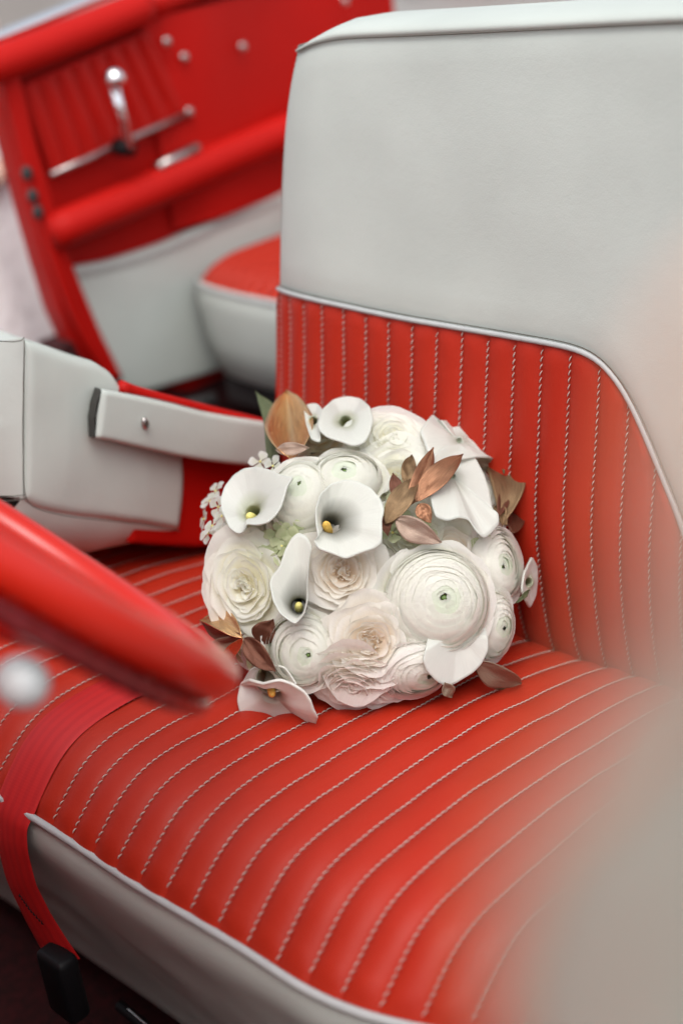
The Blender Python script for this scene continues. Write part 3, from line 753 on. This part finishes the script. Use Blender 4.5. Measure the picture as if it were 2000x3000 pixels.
def petal(name, parent, mat, W, r0, r1, z0, z1, rec=.1, ruf=.03, tip=.04, seed=0, ang=0, cx=0, cy=0, nx=13, ny=10, R=1, pw=.8, edge=.28, tw=0):
    """cupped petal: radius grows r0->r1 while height goes z0->z1, the rim turns outwards by rec"""
    V = []; U = []; rn = random.Random(seed)
    k1, k2, k3 = rn.uniform(0, 9), rn.uniform(0, 9), rn.uniform(0, 9)
    for j in range(ny):
        for i in range(nx):
            s = i/(nx-1)*2-1; v = j/(ny-1)
            ve = v*(1-edge*abs(s)**2.6+.02*math.sin(s*7+k1))
            wd = W*(.45+.55*math.sin(min(1, v*1.35)*math.pi/2))*(1-.10*v**4)
            a = s*wd+tw*v
            r = r0+(r1-r0)*math.sin(ve*math.pi/2)**pw+rec*max(0, ve-.62)**2*5
            z = z0+(z1-z0)*ve-rec*max(0, ve-.72)**2*3.2
            nn = nz(s*1.7+k1, v*1.6+k2, k3, 1)*ruf*1.6+nz(s*4.5+k2, v*2.5, k1, 1)*ruf*.7*v
            nn += ruf*.8*math.sin(s*5+k3)*v**5
            r += nn; z += tip*math.exp(-(s/.22)**2)*v**6-.5*nn*v
            x_, y_ = r*math.cos(a), r*math.sin(a)
            ca, sa = math.cos(ang), math.sin(ang)
            V.append(((cx+x_*ca-y_*sa)*R, (cy+x_*sa+y_*ca)*R, z*R)); U.append((s, v))
    F = []
    for j in range(ny-1):
        for i in range(nx-1): F.append((j*nx+i, j*nx+i+1, (j+1)*nx+i+1, (j+1)*nx+i))
    return obj(name, V, F, mat, parent, uvs=U)

def rose(c, R, mats, seed, spin=0, tilt=1, back=None, lean=None, outer=3, label=None, sc_y=1, sc_x=1, guard=1.0):
    rn = random.Random(seed)
    m = frame(c, tilt, .42*R if back is None else back, spin, lean=lean)
    root = ball('rose', (0, 0, -.22*R), .36*R, P_['cream'] if mats[0] != 'blush' else P_['blush'], bq, (1, 1, .9), 10)
    root.matrix_parent_inverse = Matrix.Identity(4)
    S = Matrix.Diagonal((sc_x, sc_y, 1, 1))
    root.matrix_local = mul4(mul4(Matrix.Rotation(0, 4, 'Z'), m), S)
    if label: root['label'] = label
    L = [(4, .50, 1.08*guard, -.22, -.06, 60, .20, .070, 1), (4, .42, .95, -.12, .06, 58, .15, .06, 1), (4, .36, .82, -.04, .15, 60, .10, .05, 1), (4, .30, .69, .02, .22, 60, .06, .045, 1),
         (4, .25, .57, .05, .27, 64, .03, .035, 0), (4, .20, .46, .08, .31, 68, .01, .03, 0), (3, .16, .36, .10, .34, 84, .0, .025, 0)]
    L = L[3-outer:] if outer < 3 else L
    a0 = rn.uniform(0, 6)
    for n, r0, r1, z0, z1, W, rec, ruf, out in L:
        a0 += rn.uniform(.4, .9)
        for k in range(n):
            a = a0+2*math.pi*k/n+rn.uniform(-.12, .12)
            petal('petal', root, P_[mats[1] if out else mats[0]], R_(W*rn.uniform(.92, 1.1)), r0*rn.uniform(.95, 1.05), r1*rn.uniform(.93, 1.07), z0, z1+rn.uniform(-.04, .04), rec*rn.uniform(.6, 1.4), ruf, .035*(out)+.01, rn.random()*999, a, R=R, nx=15 if out else 13, ny=11, tw=rn.uniform(-.1, .1), cx=rn.uniform(-.03, .03), cy=rn.uniform(-.03, .03), pw=1.0)
    # quartered heart: folded arcs turning round four off-centre points
    q0 = rn.uniform(0, 6)
    for q in range(5):
        a = q0+q*2*math.pi/5+rn.uniform(-.3, .3); d = rn.uniform(.09, .15); cx, cy = d*math.cos(a), d*math.sin(a)
        for r1, z1 in ((rn.uniform(.14, .18), .34), (rn.uniform(.07, .10), .33)):
            petal('petal', root, P_[mats[0]], R_(rn.uniform(75, 110)), .02, r1, .12, z1+rn.uniform(-.03, .03), .0, .03, .0, rn.random()*999, a+math.pi*rn.choice((0, 1))+rn.uniform(-.7, .7), cx, cy, nx=13, ny=6, R=R, pw=.9)
    return root

def ranunculus(c, R, seed, tilt=1, mats=('ran_green', 'ran', 'ran'), flat=.72, layers=10, back=None, lean=None, off=(0, 0), th1=78, label=None, sc_x=1, sc_y=1):
    rn = random.Random(seed)
    m = frame(c, tilt, R*flat*.95 if back is None else back, 0, lean=lean)
    root = ball('ranunculus', (off[0]*R*.9, off[1]*R*.9, R*flat*.56), R*.06, M['stem'], bq, (1, 1, .8), 8)
    root.matrix_local = mul4(m, Matrix.Diagonal((sc_x, sc_y, 1, 1)))
    if label: root['label'] = label
    a0 = 0
    for l in range(layers):
        t = l/(layers-1)
        th = R_(6+(th1-6)*t**1.0); n = 4+int(t*3.5); Rj = .69+.31*t
        a0 += rn.uniform(.3, .8)
        mat = P_[mats[0] if t < .16 else mats[1] if t < .75 else mats[2]]
        for k in range(n):
            a = a0+2*math.pi*k/n+rn.uniform(-.2, .2); W = R_(rn.uniform(50, 66))*(1-.15*t)
            dth = rn.uniform(-.20, .16); rk = rn.uniform(-.012, .016); k1, k2 = rn.uniform(0, 99), rn.uniform(0, 99)
            V = []; U = []; nx, ny = 13, 7
            for j in range(ny):
                for i in range(nx):
                    s = i/(nx-1)*2-1; v = j/(ny-1)
                    tt = th+dth*(.4+t)+.16*s*s*(.4+t)+.02*math.sin(s*6+k1)
                    theta = min(R_(128), tt+(1-v)*R_(66))
                    az = a+s*W*(1+.35/(.35+math.sin(th)))*(.75+.25*v)
                    rr = Rj*(1+rk)+.016*v**6+.015*t*v**3+.012*nz(s*2+k1, v*2, k2, 1)-.03*abs(s)**3
                    x_ = rr*math.sin(theta)*math.cos(az)+off[0]*(1-t)*.9; y_ = rr*math.sin(theta)*math.sin(az)+off[1]*(1-t)*.9
                    z_ = rr*math.cos(theta)*flat+.022*v**6*t
                    V.append((x_*R, y_*R, z_*R)); U.append((s, v))
            F = [(j*nx+i, j*nx+i+1, (j+1)*nx+i+1, (j+1)*nx+i) for j in range(ny-1) for i in range(nx-1)]
            obj('petal', V, F, mat, root, uvs=U)
    ga = rn.uniform(0, 6)
    for k in range(7):
        petal('petal', root, P_[mats[2]], R_(44), .66, rn.uniform(1.06, 1.15), -.10, rn.uniform(.02, .12), .14, .05, .0, rn.random()*999, ga+k*2*math.pi/7, R=R)
    return root

def calla(rim, T, mat, depth=.05, tr=.006, k=.45, tube_dir=(0, 0, -1), tube_len=.05, spad=None, smat='spadix', curl=.0024, label=None, n=72, it=2, closed=True, sr=.0042, lift=0):
    """spathe: rim outline lofted down to a throat and a tube; rows run from the rolled-over edge inwards"""
    Q = smooth_path(rim, n, it, closed=closed)+np.array((0, 0, lift)); T = np.array(T)+np.array((0, 0, lift)); c = Q.mean(0); rows = []; U = []
    td = np.array(tube_dir, float); td /= np.linalg.norm(td)
    out = Q-c; out[:, 2] = 0; out /= np.linalg.norm(out, axis=1)[:, None]+1e-9
    N = len(Q)
    D_ = np.array(T)-td*0; rows.append(Q-out*.25*curl+td*curl*1.7); U.append(1.)
    rows.append(Q+out*.10*curl+td*curl*.9); U.append(1.)
    rows.append(Q+np.array((0, 0, 0))); U.append(1.)
    ring = T+out*tr*np.array((1, 1, 1)); 
    M_ = 16
    for j in range(1, M_+1):
        f_ = 1-j/M_
        xy = ring+(Q-ring)*f_
        hz = f_**k
        p = xy.copy()
        base = ring+td*depth*.15
        h0 = np.sum((Q-ring)*td, 1)      # height difference along the tube axis
        p = ring+(Q-ring)*f_+td[None, :]*(-(h0*(hz-f_)))[:, None]*-1
        rows.append(p); U.append(.15+.85*f_)
    for j in range(1, 9):
        f_ = j/6 if j < 7 else 1.0; kk = .35*f_ if j < 7 else (.75 if j == 7 else 1.0); rows.append(ring*(1-kk)+T*kk+td*tube_len*f_); U.append(max(0, .15*(1-f_)))
    uv = []
    for u in U: uv += [(math.cos(2*math.pi*i/N), u) for i in range(N)]
    o = grid('calla_lily', rows, P_[mat], bq, wrap=closed, uvs=uv)
    if label: o['label'] = label
    so = o.modifiers.new('thick', 'SOLIDIFY'); so.thickness = .0004; so.offset = -1
    if spad is not None:
        a, b = np.array(spad[0])+np.array((0, 0, lift)), np.array(spad[1])+np.array((0, 0, lift))
        tube('spadix', [a, a*.75+b*.25, a*.4+b*.6, a*.12+b*.88, b, b+(b-a)*.05], [sr, sr*1.02, sr, sr*.85, sr*.5, sr*.12], M[smat], o, 12)
    return o

def leaf(a, b, w, mat, fold=.25, arch=.1, nrm=(0, 0, 1), tw=0, tipk=1.0, label=None, bend=0, name='gold_leaf', edge_lift=0):
    a, b = Vector(a), Vector(b); d = b-a; L = d.length; d.normalize()
    n = Vector(nrm); n = (n-d*n.dot(d)).normalized(); u = d.cross(n)
    if tw: n, u = n*math.cos(tw)+u*math.sin(tw), u*math.cos(tw)-n*math.sin(tw)
    V = []; U = []; nx, ny = 11, 22
    rn = random.Random(int(abs(a.x*9999)+abs(b.y*7777)))
    k1 = rn.uniform(0, 9)
    for j in range(ny):
        v = j/(ny-1)
        wv = math.sin(math.pi*v**.86)**.82*(1-.12*v) if v < .999 else 0
        if v > .86: wv = max(0.0, wv*(1-((v-.86)/.14)**1.4*.45))
        for i in range(nx):
            s = i/(nx-1)*2-1
            p = a+d*(L*v)+u*(s*w/2*wv+bend*L*math.sin(math.pi*v))+n*(arch*L*math.sin(math.pi*v)+fold*w/2*wv*abs(s)**1.2-.0006*math.exp(-(s/.12)**2)+.0016*nz(s*1.5, v*4, k1, 1)+edge_lift*abs(s)**3)
            V.append(p); U.append((s, v))
    F = [(j*nx+i, j*nx+i+1, (j+1)*nx+i+1, (j+1)*nx+i) for j in range(ny-1) for i in range(nx-1)]
    o = obj(name, V, F, G[mat], bq, uvs=U)
    so = o.modifiers.new('thick', 'SOLIDIFY'); so.thickness = .0006
    if label: o['label'] = label
    return o

PX = .000306
# roses
rose((-0.1099,-0.0169,0.0781), 128*PX, ('cream', 'cream'), 11, .4, .55, label='large cream rose with quartered heart', sc_y=1.22, guard=1.0)
rose((-0.0234,-0.0043,0.1003), 122*PX, ('blush', 'blush_pale'), 23, 1.1, .5, label='blush rose below the open calla lily')
rose((0.0002,-0.0641,0.1171), 128*PX, ('blush', 'blush_pale'), 35, 2.0, .6, label='blush rose at the lower middle', sc_y=1.08)
rose((0.0243,0.1167,0.0172), 104*PX, ('cream', 'ran'), 41, .2, .6, label='white rose at the top edge', guard=1.15)
rose((0.0731,0.012,0.0631), 125*PX, ('blush', 'cream'), 57, .9, .5, label='cream rose half hidden by the big ranunculus')
rose((-0.0148,-0.1087,0.1013), 118*PX, ('blush_pale', 'blush_pale'), 63, 0, 1.0, lean=(0, -.55, 0), label='blush rose seen from the side at the bottom')
rose((0.1001,0.0668,0.0137), 118*PX, ('cream', 'ran'), 71, .3, .8)
rose((-0.0456,0.1199,-0.0233), 90*PX, ('cream', 'cream'), 73, .3, .8)
rose((0.0372,0.0275,0.0676), 110*PX, ('cream', 'cream'), 79, .3, .4)
rose((0.0263,0.0754,0.0447), 124*PX, ('cream', 'ran'), 81, .8, .4)
rose((0.0293,-0.0221,0.0808), 102*PX, ('blush', 'blush_pale'), 83, .8, .4)
rose((-0.0352,-0.0548,0.0735), 95*PX, ('blush', 'blush_pale'), 85, .8, .4)
rose((0.1016,-0.0262,0.0595), 90*PX, ('cream', 'ran'), 87, .8, .6)
rose((-0.0768,-0.0141,0.0627), 104*PX, ('cream', 'cream'), 89, .8, .4)
rose((0.0074,0.0976,0.0163), 95*PX, ('cream', 'ran'), 91, .8, .4)
rose((-0.0949,-0.065,0.0581), 90*PX, ('cream', 'cream'), 93, .8, .6)
rose((0.0937,0.0092,0.0493), 100*PX, ('cream', 'ran'), 95, .8, .6)
rose((0.0142,-0.0951,0.0947), 90*PX, ('blush', 'blush_pale'), 97, .8, .8)
rose((-0.1186,0.0268,0.0206), 90*PX, ('cream', 'cream'), 99, .8, .6)
# ranunculus
ranunculus((0.0597,-0.0302,0.1144), 148*PX, 5, .35, off=(.10, .10), layers=14, label='big white ranunculus with green eye', flat=.62)
ranunculus((-0.0216,0.0833,0.0613), 108*PX, 6, .5, off=(.02, .1), sc_y=.82, layers=10, flat=.7, lean=(0, .15, 0))
ranunculus((-0.0613,0.0606,0.0671), 100*PX, 8, .5, off=(0, .35), sc_y=1.2, layers=10, flat=.75)
ranunculus((-0.0614,-0.0725,0.1094), 98*PX, 9, .5, off=(.32, -.1), sc_y=1.05, layers=10, flat=.75)
ranunculus((0.1263,0.0039,0.0522), 96*PX, 12, .9, mats=('ran_green', 'ran', 'ran_pink'), off=(-.2, -.2), sc_y=1.18, layers=10, flat=.75)
ranunculus((0.1177,-0.0553,0.0751), 82*PX, 13, .9, off=(.15, 0), sc_y=1.18, layers=8, flat=.75)
ranunculus((0.0439,-0.0994,0.1067), 104*PX, 14, .9, mats=('ran_green', 'ran', 'ran_pink'), off=(.3, .05), lean=(.1, -.35, 0), sc_y=.85, layers=10, flat=.75)
# calla lilies, rim outlines in bouquet space
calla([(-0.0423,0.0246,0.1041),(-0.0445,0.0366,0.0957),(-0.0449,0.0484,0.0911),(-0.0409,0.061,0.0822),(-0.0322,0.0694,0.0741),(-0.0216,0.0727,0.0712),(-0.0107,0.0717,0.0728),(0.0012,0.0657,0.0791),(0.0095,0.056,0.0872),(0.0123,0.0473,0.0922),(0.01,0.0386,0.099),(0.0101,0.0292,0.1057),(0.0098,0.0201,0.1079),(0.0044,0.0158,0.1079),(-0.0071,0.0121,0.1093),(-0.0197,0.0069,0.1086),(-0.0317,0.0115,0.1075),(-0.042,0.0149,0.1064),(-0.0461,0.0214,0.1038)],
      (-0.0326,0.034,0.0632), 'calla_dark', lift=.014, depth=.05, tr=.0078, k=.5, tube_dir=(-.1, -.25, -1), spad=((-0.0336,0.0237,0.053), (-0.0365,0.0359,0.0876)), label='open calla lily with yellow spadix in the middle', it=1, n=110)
calla([(-0.1051,0.0353,0.0761),(-0.0946,0.0344,0.0849),(-0.0857,0.0368,0.0871),(-0.0794,0.0429,0.0855),(-0.0749,0.0499,0.0811),(-0.0722,0.0593,0.0761),(-0.07,0.0683,0.0707),(-0.0648,0.0757,0.0691),(-0.0747,0.0774,0.0575),(-0.0872,0.083,0.04),(-0.1006,0.086,0.0231),(-0.1117,0.0845,0.0133),(-0.1209,0.0787,0.0099),(-0.1285,0.0687,0.0125),(-0.1313,0.0575,0.0232),(-0.1294,0.0471,0.0379),(-0.1246,0.0399,0.053),(-0.1209,0.0322,0.0615),(-0.1135,0.0269,0.0687),(-0.1081,0.0273,0.0744),(-0.1052,0.0329,0.0783)],
      (-0.1018,0.0446,0.0346), 'calla', lift=.006, tr=.007, k=.55, tube_len=.02, tube_dir=(.25, -.35, -1), spad=((-0.1014,0.0391,0.0262), (-0.1046,0.0422,0.0423)), smat='spadix_pale', label='white calla lily at the left side', n=110, it=1)
calla([(-0.0446,0.124,0.0185),(-0.0408,0.1403,-0.0154),(-0.0309,0.1523,-0.0513),(-0.0179,0.1558,-0.0545),(-0.0052,0.1531,-0.0536),(0.0024,0.1429,-0.013),(0.005,0.1294,0.015),(0.0018,0.1162,0.0357),(-0.0033,0.1062,0.0483),(-0.0129,0.1028,0.0512),(-0.0225,0.1076,0.0454),(-0.0346,0.1109,0.0397),(-0.0423,0.1172,0.0303)],
      (-0.0196,0.1285,-0.0091), 'calla', tube_len=.015, tr=.006, k=.6, tube_dir=(.1, -.2, -1), label='white calla lily at the top edge')
calla([(-0.0591,0.1452,-0.0528),(-0.0533,0.1491,-0.0562),(-0.0462,0.1484,-0.0559),(-0.0412,0.1404,-0.0221),(-0.0432,0.1225,0.0131),(-0.0423,0.1073,0.0315),(-0.0504,0.1108,0.0231),(-0.0556,0.1265,-0.0027)],
      (-0.0493,0.1299,-0.017), 'calla', tr=.004, k=.8, tube_dir=(.1, -.2, -1), tube_len=.03)
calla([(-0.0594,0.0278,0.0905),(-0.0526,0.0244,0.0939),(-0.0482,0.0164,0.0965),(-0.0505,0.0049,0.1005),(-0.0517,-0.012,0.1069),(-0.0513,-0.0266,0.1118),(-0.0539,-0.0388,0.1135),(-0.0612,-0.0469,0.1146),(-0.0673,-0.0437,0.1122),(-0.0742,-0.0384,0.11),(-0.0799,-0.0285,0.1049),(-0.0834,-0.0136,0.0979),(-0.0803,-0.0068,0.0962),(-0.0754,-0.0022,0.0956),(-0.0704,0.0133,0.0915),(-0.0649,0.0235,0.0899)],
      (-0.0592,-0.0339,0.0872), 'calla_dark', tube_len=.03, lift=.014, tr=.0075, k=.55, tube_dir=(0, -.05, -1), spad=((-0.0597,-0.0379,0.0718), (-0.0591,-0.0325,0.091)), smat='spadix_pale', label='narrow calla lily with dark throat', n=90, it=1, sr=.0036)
calla([(-0.1118,-0.1059,0.0551),(-0.1146,-0.1196,0.0579),(-0.1115,-0.131,0.0598),(-0.1008,-0.1353,0.0604),(-0.0904,-0.1372,0.06),(-0.0739,-0.1414,0.0615),(-0.0596,-0.1445,0.0626),(-0.048,-0.1455,0.0639),(-0.0431,-0.1274,0.1092),(-0.0464,-0.1206,0.1149),(-0.0486,-0.1124,0.1186),(-0.0537,-0.1046,0.12),(-0.0642,-0.0981,0.12),(-0.0741,-0.0946,0.1204),(-0.0815,-0.0961,0.1196),(-0.0886,-0.0989,0.1133),(-0.0947,-0.0983,0.1064),(-0.1014,-0.0978,0.0957)],
      (-0.0832,-0.1108,0.0779), 'calla_warm', tr=.008, k=.6, tube_dir=(.05, .6, -.8), tube_len=.05, spad=((-0.0838,-0.1065,0.0726), (-0.0822,-0.11,0.0934)), label='calla lily resting on the seat at the lower left', n=110, it=1, sr=.0036)
calla([(-0.1122,-0.1087,0.0421),(-0.1012,-0.0904,0.0767),(-0.0888,-0.0841,0.0888),(-0.0709,-0.0858,0.1001),(-0.0602,-0.1013,0.1026),(-0.0815,-0.1088,0.0888)],
      (-0.0849,-0.0982,0.0804), 'calla_warm', tr=.012, k=.9, tube_dir=(0, .2, -1), tube_len=.03)
calla([(0.0483,0.1188,0.0121),(0.0558,0.1295,-0.01),(0.0626,0.1367,-0.0372),(0.0691,0.1298,-0.0202),(0.0793,0.1322,-0.0463),(0.0858,0.1386,-0.0505),(0.0939,0.1389,-0.0506),(0.1029,0.1339,-0.0489),(0.1079,0.1262,-0.0442),(0.1094,0.1165,-0.0368),(0.118,0.1142,-0.036),(0.1257,0.1051,-0.0328),(0.1308,0.0905,-0.0277),(0.1259,0.082,-0.0096),(0.1234,0.0923,-0.0243),(0.1111,0.0957,0.0029),(0.0974,0.095,0.0193),(0.0832,0.0924,0.0311),(0.0674,0.0906,0.0392),(0.054,0.0984,0.035)],
      (0.0847,0.111,-0.0054), 'calla_plain', tube_len=.004, tr=.003, k=.75, tube_dir=(-.2, -.2, -1), label='wavy calla lily at the upper right with green tip', n=120, it=1)
calla([(0.0574,0.095,0.043),(0.0715,0.1049,0.0242),(0.0849,0.1065,0.0112),(0.0967,0.0945,0.0166),(0.1034,0.0794,0.0296),(0.1069,0.0633,0.0435),(0.1077,0.0482,0.0581),(0.1131,0.0443,0.0586),(0.1133,0.0355,0.064),(0.1061,0.0282,0.0733),(0.0992,0.0227,0.0784),(0.0927,0.0277,0.0814),(0.0854,0.0388,0.0811),(0.0766,0.0409,0.0858),(0.0661,0.0377,0.0894),(0.0567,0.0412,0.0903),(0.0543,0.0508,0.0835),(0.0518,0.0719,0.0661)],
      (0.0747,0.0769,0.0419), 'calla_plain', tube_len=.004, tr=.003, k=.7, tube_dir=(0, 0, -1), label='broad smooth calla lily behind the gold sprig', n=120, it=1)
calla([(0.0525,-0.0503,0.0934),(0.0463,-0.0703,0.1139),(0.0442,-0.0781,0.116),(0.0477,-0.0871,0.1142),(0.0554,-0.0958,0.1101),(0.0638,-0.1013,0.1051),(0.0717,-0.0999,0.0998),(0.0785,-0.0962,0.0974),(0.0881,-0.0912,0.093),(0.0957,-0.084,0.09),(0.1011,-0.0726,0.0908),(0.1012,-0.0622,0.0902),(0.0976,-0.0482,0.0827),(0.076,-0.0352,0.0818)],
      (0.0736,-0.0576,0.093), 'calla_plain', tube_len=.004, tr=.003, k=.75, tube_dir=(0, 0, -1), label='rounded calla lily under the big ranunculus', n=110, it=1)
calla([(0.1492,0.0044,0.0115),(0.1557,-0.0048,-0.0023),(0.1554,-0.0171,0.002),(0.1532,-0.0308,0.0068),(0.1472,-0.0413,0.0124),(0.1392,-0.0327,0.0454),(0.1348,-0.0228,0.0517),(0.1377,-0.009,0.045)],
      (0.1446,-0.0176,0.0228), 'calla', tr=.004, k=.8, tube_dir=(-.3, 0, -1), tube_len=.03)
# green tips
leaf((0.1246,0.0945,-0.0231), (0.1247,0.0808,0.0008), .0035, 'green', name='green_tip')
leaf((0.1284,-0.033,0.0644), (0.1425,-0.0235,0.0435), .004, 'green', name='green_tip')
# gold and green leaves
leaf((-0.0882,0.0922,-0.0039), (-0.1079,0.1641,-0.1034), .026, 'green', .10, -.04, label='green leaf brushed with gold', bend=.10, name='green_leaf')
leaf((-0.0672,0.0924,0.0316), (-0.0763,0.1639,-0.0774), .047, 'gold', .75, -.09, label='cupped shiny gold leaf')
leaf((-0.0824,0.1012,0.0199), (-0.0523,0.1024,0.0336), .013, 'pale', .1, .05)
leaf((0.0337,0.0511,0.0857), (0.057,0.102,0.0542), .0185, 'copper', .22, .06, tw=.25)
leaf((0.0385,0.054,0.0831), (0.0835,0.0963,0.0488), .0215, 'copper', .25, .08, tw=-.3)
leaf((0.0139,0.0354,0.0944), (0.0426,0.0756,0.0716), .021, 'bronze', .25, .12, tw=-.2)
leaf((0.0329,0.0689,0.0663), (0.038,0.0955,0.0463), .0145, 'bronze', .25, .05)
leaf((0.0261,0.0564,0.0715), (0.0212,0.0792,0.0605), .012, 'brown', .25, .05)
leaf((0.0419,0.0522,0.0855), (0.0527,0.0365,0.0899), .0145, 'copper', .22, .05)
leaf((0.0218,0.0394,0.0937), (0.0609,0.0199,0.1017), .023, 'pale', .18, .07, tw=.3)
leaf((0.0128,0.0423,0.0849), (0.016,0.0255,0.0931), .010, 'brown', .2, .1)
tube('sprig_stem', [(0.0163,0.032,0.076), (0.0289,0.0467,0.0889), (0.0396,0.0557,0.0838)], .0012, G['bronze'], bq, 6)
leaf((0.1003,0.0937,-0.0018), (0.1378,0.0833,-0.0431), .016, 'sand', .3, .05, tw=.5)
leaf((0.116,0.0948,-0.0323), (0.1199,0.033,0.03), .034, 'bronze', .3, .10, bend=-.12)
leaf((0.1167,0.0422,0.031), (0.1285,0.0688,-0.0077), .012, 'brown', .4, .06)
leaf((0.1151,0.0514,0.0179), (0.1238,0.0336,0.0279), .014, 'bronze', .3, .06)
leaf((0.1303,0.0268,0.019), (0.1467,0.0497,-0.0374), .024, 'brown', .2, .06, bend=-.1)
leaf((-0.1081,-0.061,0.0911), (-0.1499,-0.0514,0.03), .020, 'gold', .4, .05, tw=.5, bend=.08)
leaf((-0.107,-0.0593,0.0901), (-0.1492,-0.0521,0.0282), .012, 'brown', .2, .06, tw=-.5, bend=-.06)
leaf((-0.1095,-0.0628,0.0837), (-0.1452,-0.0775,0.0311), .013, 'sand', .3, .03)
leaf((-0.107,-0.0622,0.0898), (-0.1305,-0.0891,0.0392), .0105, 'gold', .4, .04)
leaf((-0.1057,-0.0614,0.093), (-0.0786,-0.0884,0.1077), .0205, 'brown', .3, .06, tw=.3)
leaf((-0.095,-0.0658,0.082), (-0.0814,-0.0462,0.0909), .022, 'brown', .3, .06)
leaf((0.0909,-0.0813,0.0881), (0.1358,-0.1061,0.0411), .026, 'sand', .30, .08, tw=.5, label='dull gold leaf pointing right over the stitching')
leaf((0.0907,-0.0864,0.0809), (0.1263,-0.1108,0.0348), .018, 'green', .2, .05)
leaf((0.0631,-0.0975,0.1106), (0.0695,-0.1109,0.1017), .012, 'sand', .2, .05)
# white florets on the left edge and green hydrangea in the gaps
def floret(c, r, mat, seed, name='floret', lean=None):
    rn = random.Random(seed); o = ball(name, (0, 0, 0), r*.12, M['spadix_pale'], bq, n=5)
    m = frame(c, 1.0, 0, rn.uniform(0, 6), lean=lean or (rn.uniform(-.5, .5), rn.uniform(-.5, .5), 0)); o.matrix_local = m
    for k in range(4):
        petal('petal', o, P_[mat], R_(38), .05, .95, 0, .12, .25, .06, -.02, rn.random()*999, k*math.pi/2+rn.uniform(-.2, .2), nx=7, ny=6, R=r)
for k, c in enumerate([(-0.1406,0.065,-0.0267),(-0.1457,0.0554,-0.0234),(-0.1352,0.0499,0.0064),(-0.1307,0.0416,0.0226),(-0.1507,0.0389,-0.0196),(-0.1398,0.0329,0.0173),(-0.1444,0.026,0.007),(-0.1313,0.027,0.0337),(-0.0979,0.0916,-0.005),(-0.0852,0.0869,0.0135)]):
    floret(c, .0095, 'floret', k)
for k, c in enumerate([(-0.0827,0.02,0.0638),(-0.075,0.0157,0.0708),(-0.0692,0.0216,0.0683),(-0.0918,0.0185,0.0603),(-0.0721,0.0084,0.0709),(-0.0858,0.012,0.062),(-0.065,0.0274,0.063),(0.0182,0.0452,0.0609),(0.0244,0.0512,0.0548),(0.0329,0.0364,0.0659),(0.0386,0.0275,0.0694),(0.0207,0.0276,0.0737),(-0.0782,0.026,0.0649),(-0.0662,0.0157,0.0699),(-0.0986,-0.086,0.071),(-0.116,-0.0757,0.0557),(0.0308,0.0603,0.0464),(0.0478,0.0274,0.0636),(0.1012,0.0152,0.0486),(-0.1005,-0.0526,0.065),(-0.0589,0.0186,0.0669),(-0.0937,0.0153,0.0527),(-0.1146,0.0285,0.033)]):
    floret(c, .011, 'hydrangea', 100+k, name='hydrangea_floret')
# leafy collar and bound stems behind the flowers
rn = random.Random(4)
for k in range(46):
    a = 2*math.pi*k/46; rr = rn.uniform(.075, .112); x, y = rr*math.cos(a), rr*math.sin(a)
    z0 = dome(x, y)-.045
    leaf((x*.4, y*.4, z0-.03), (x*1.12, y*1.12, z0-.02), .03, 'green', .2, .02, name='collar_leaf')
core = ball('flower_core', (0, 0, 0), 1, P_['hydrangea'], bq, (.105, .105, .055), 16)
core.location = (0, 0, -.012)
rn = random.Random(9)
for k in range(14):
    a = rn.uniform(0, 6.28); r = rn.uniform(0, .014)
    tube('stem', [(.02*math.cos(a), .02*math.sin(a), -.02), (r*math.cos(a)+.005, r*math.sin(a)+.01, -.07), (r*1.3*math.cos(a)+.01, r*1.3*math.sin(a)+.03, -.12)], .003, M['stem'], bq, 6)
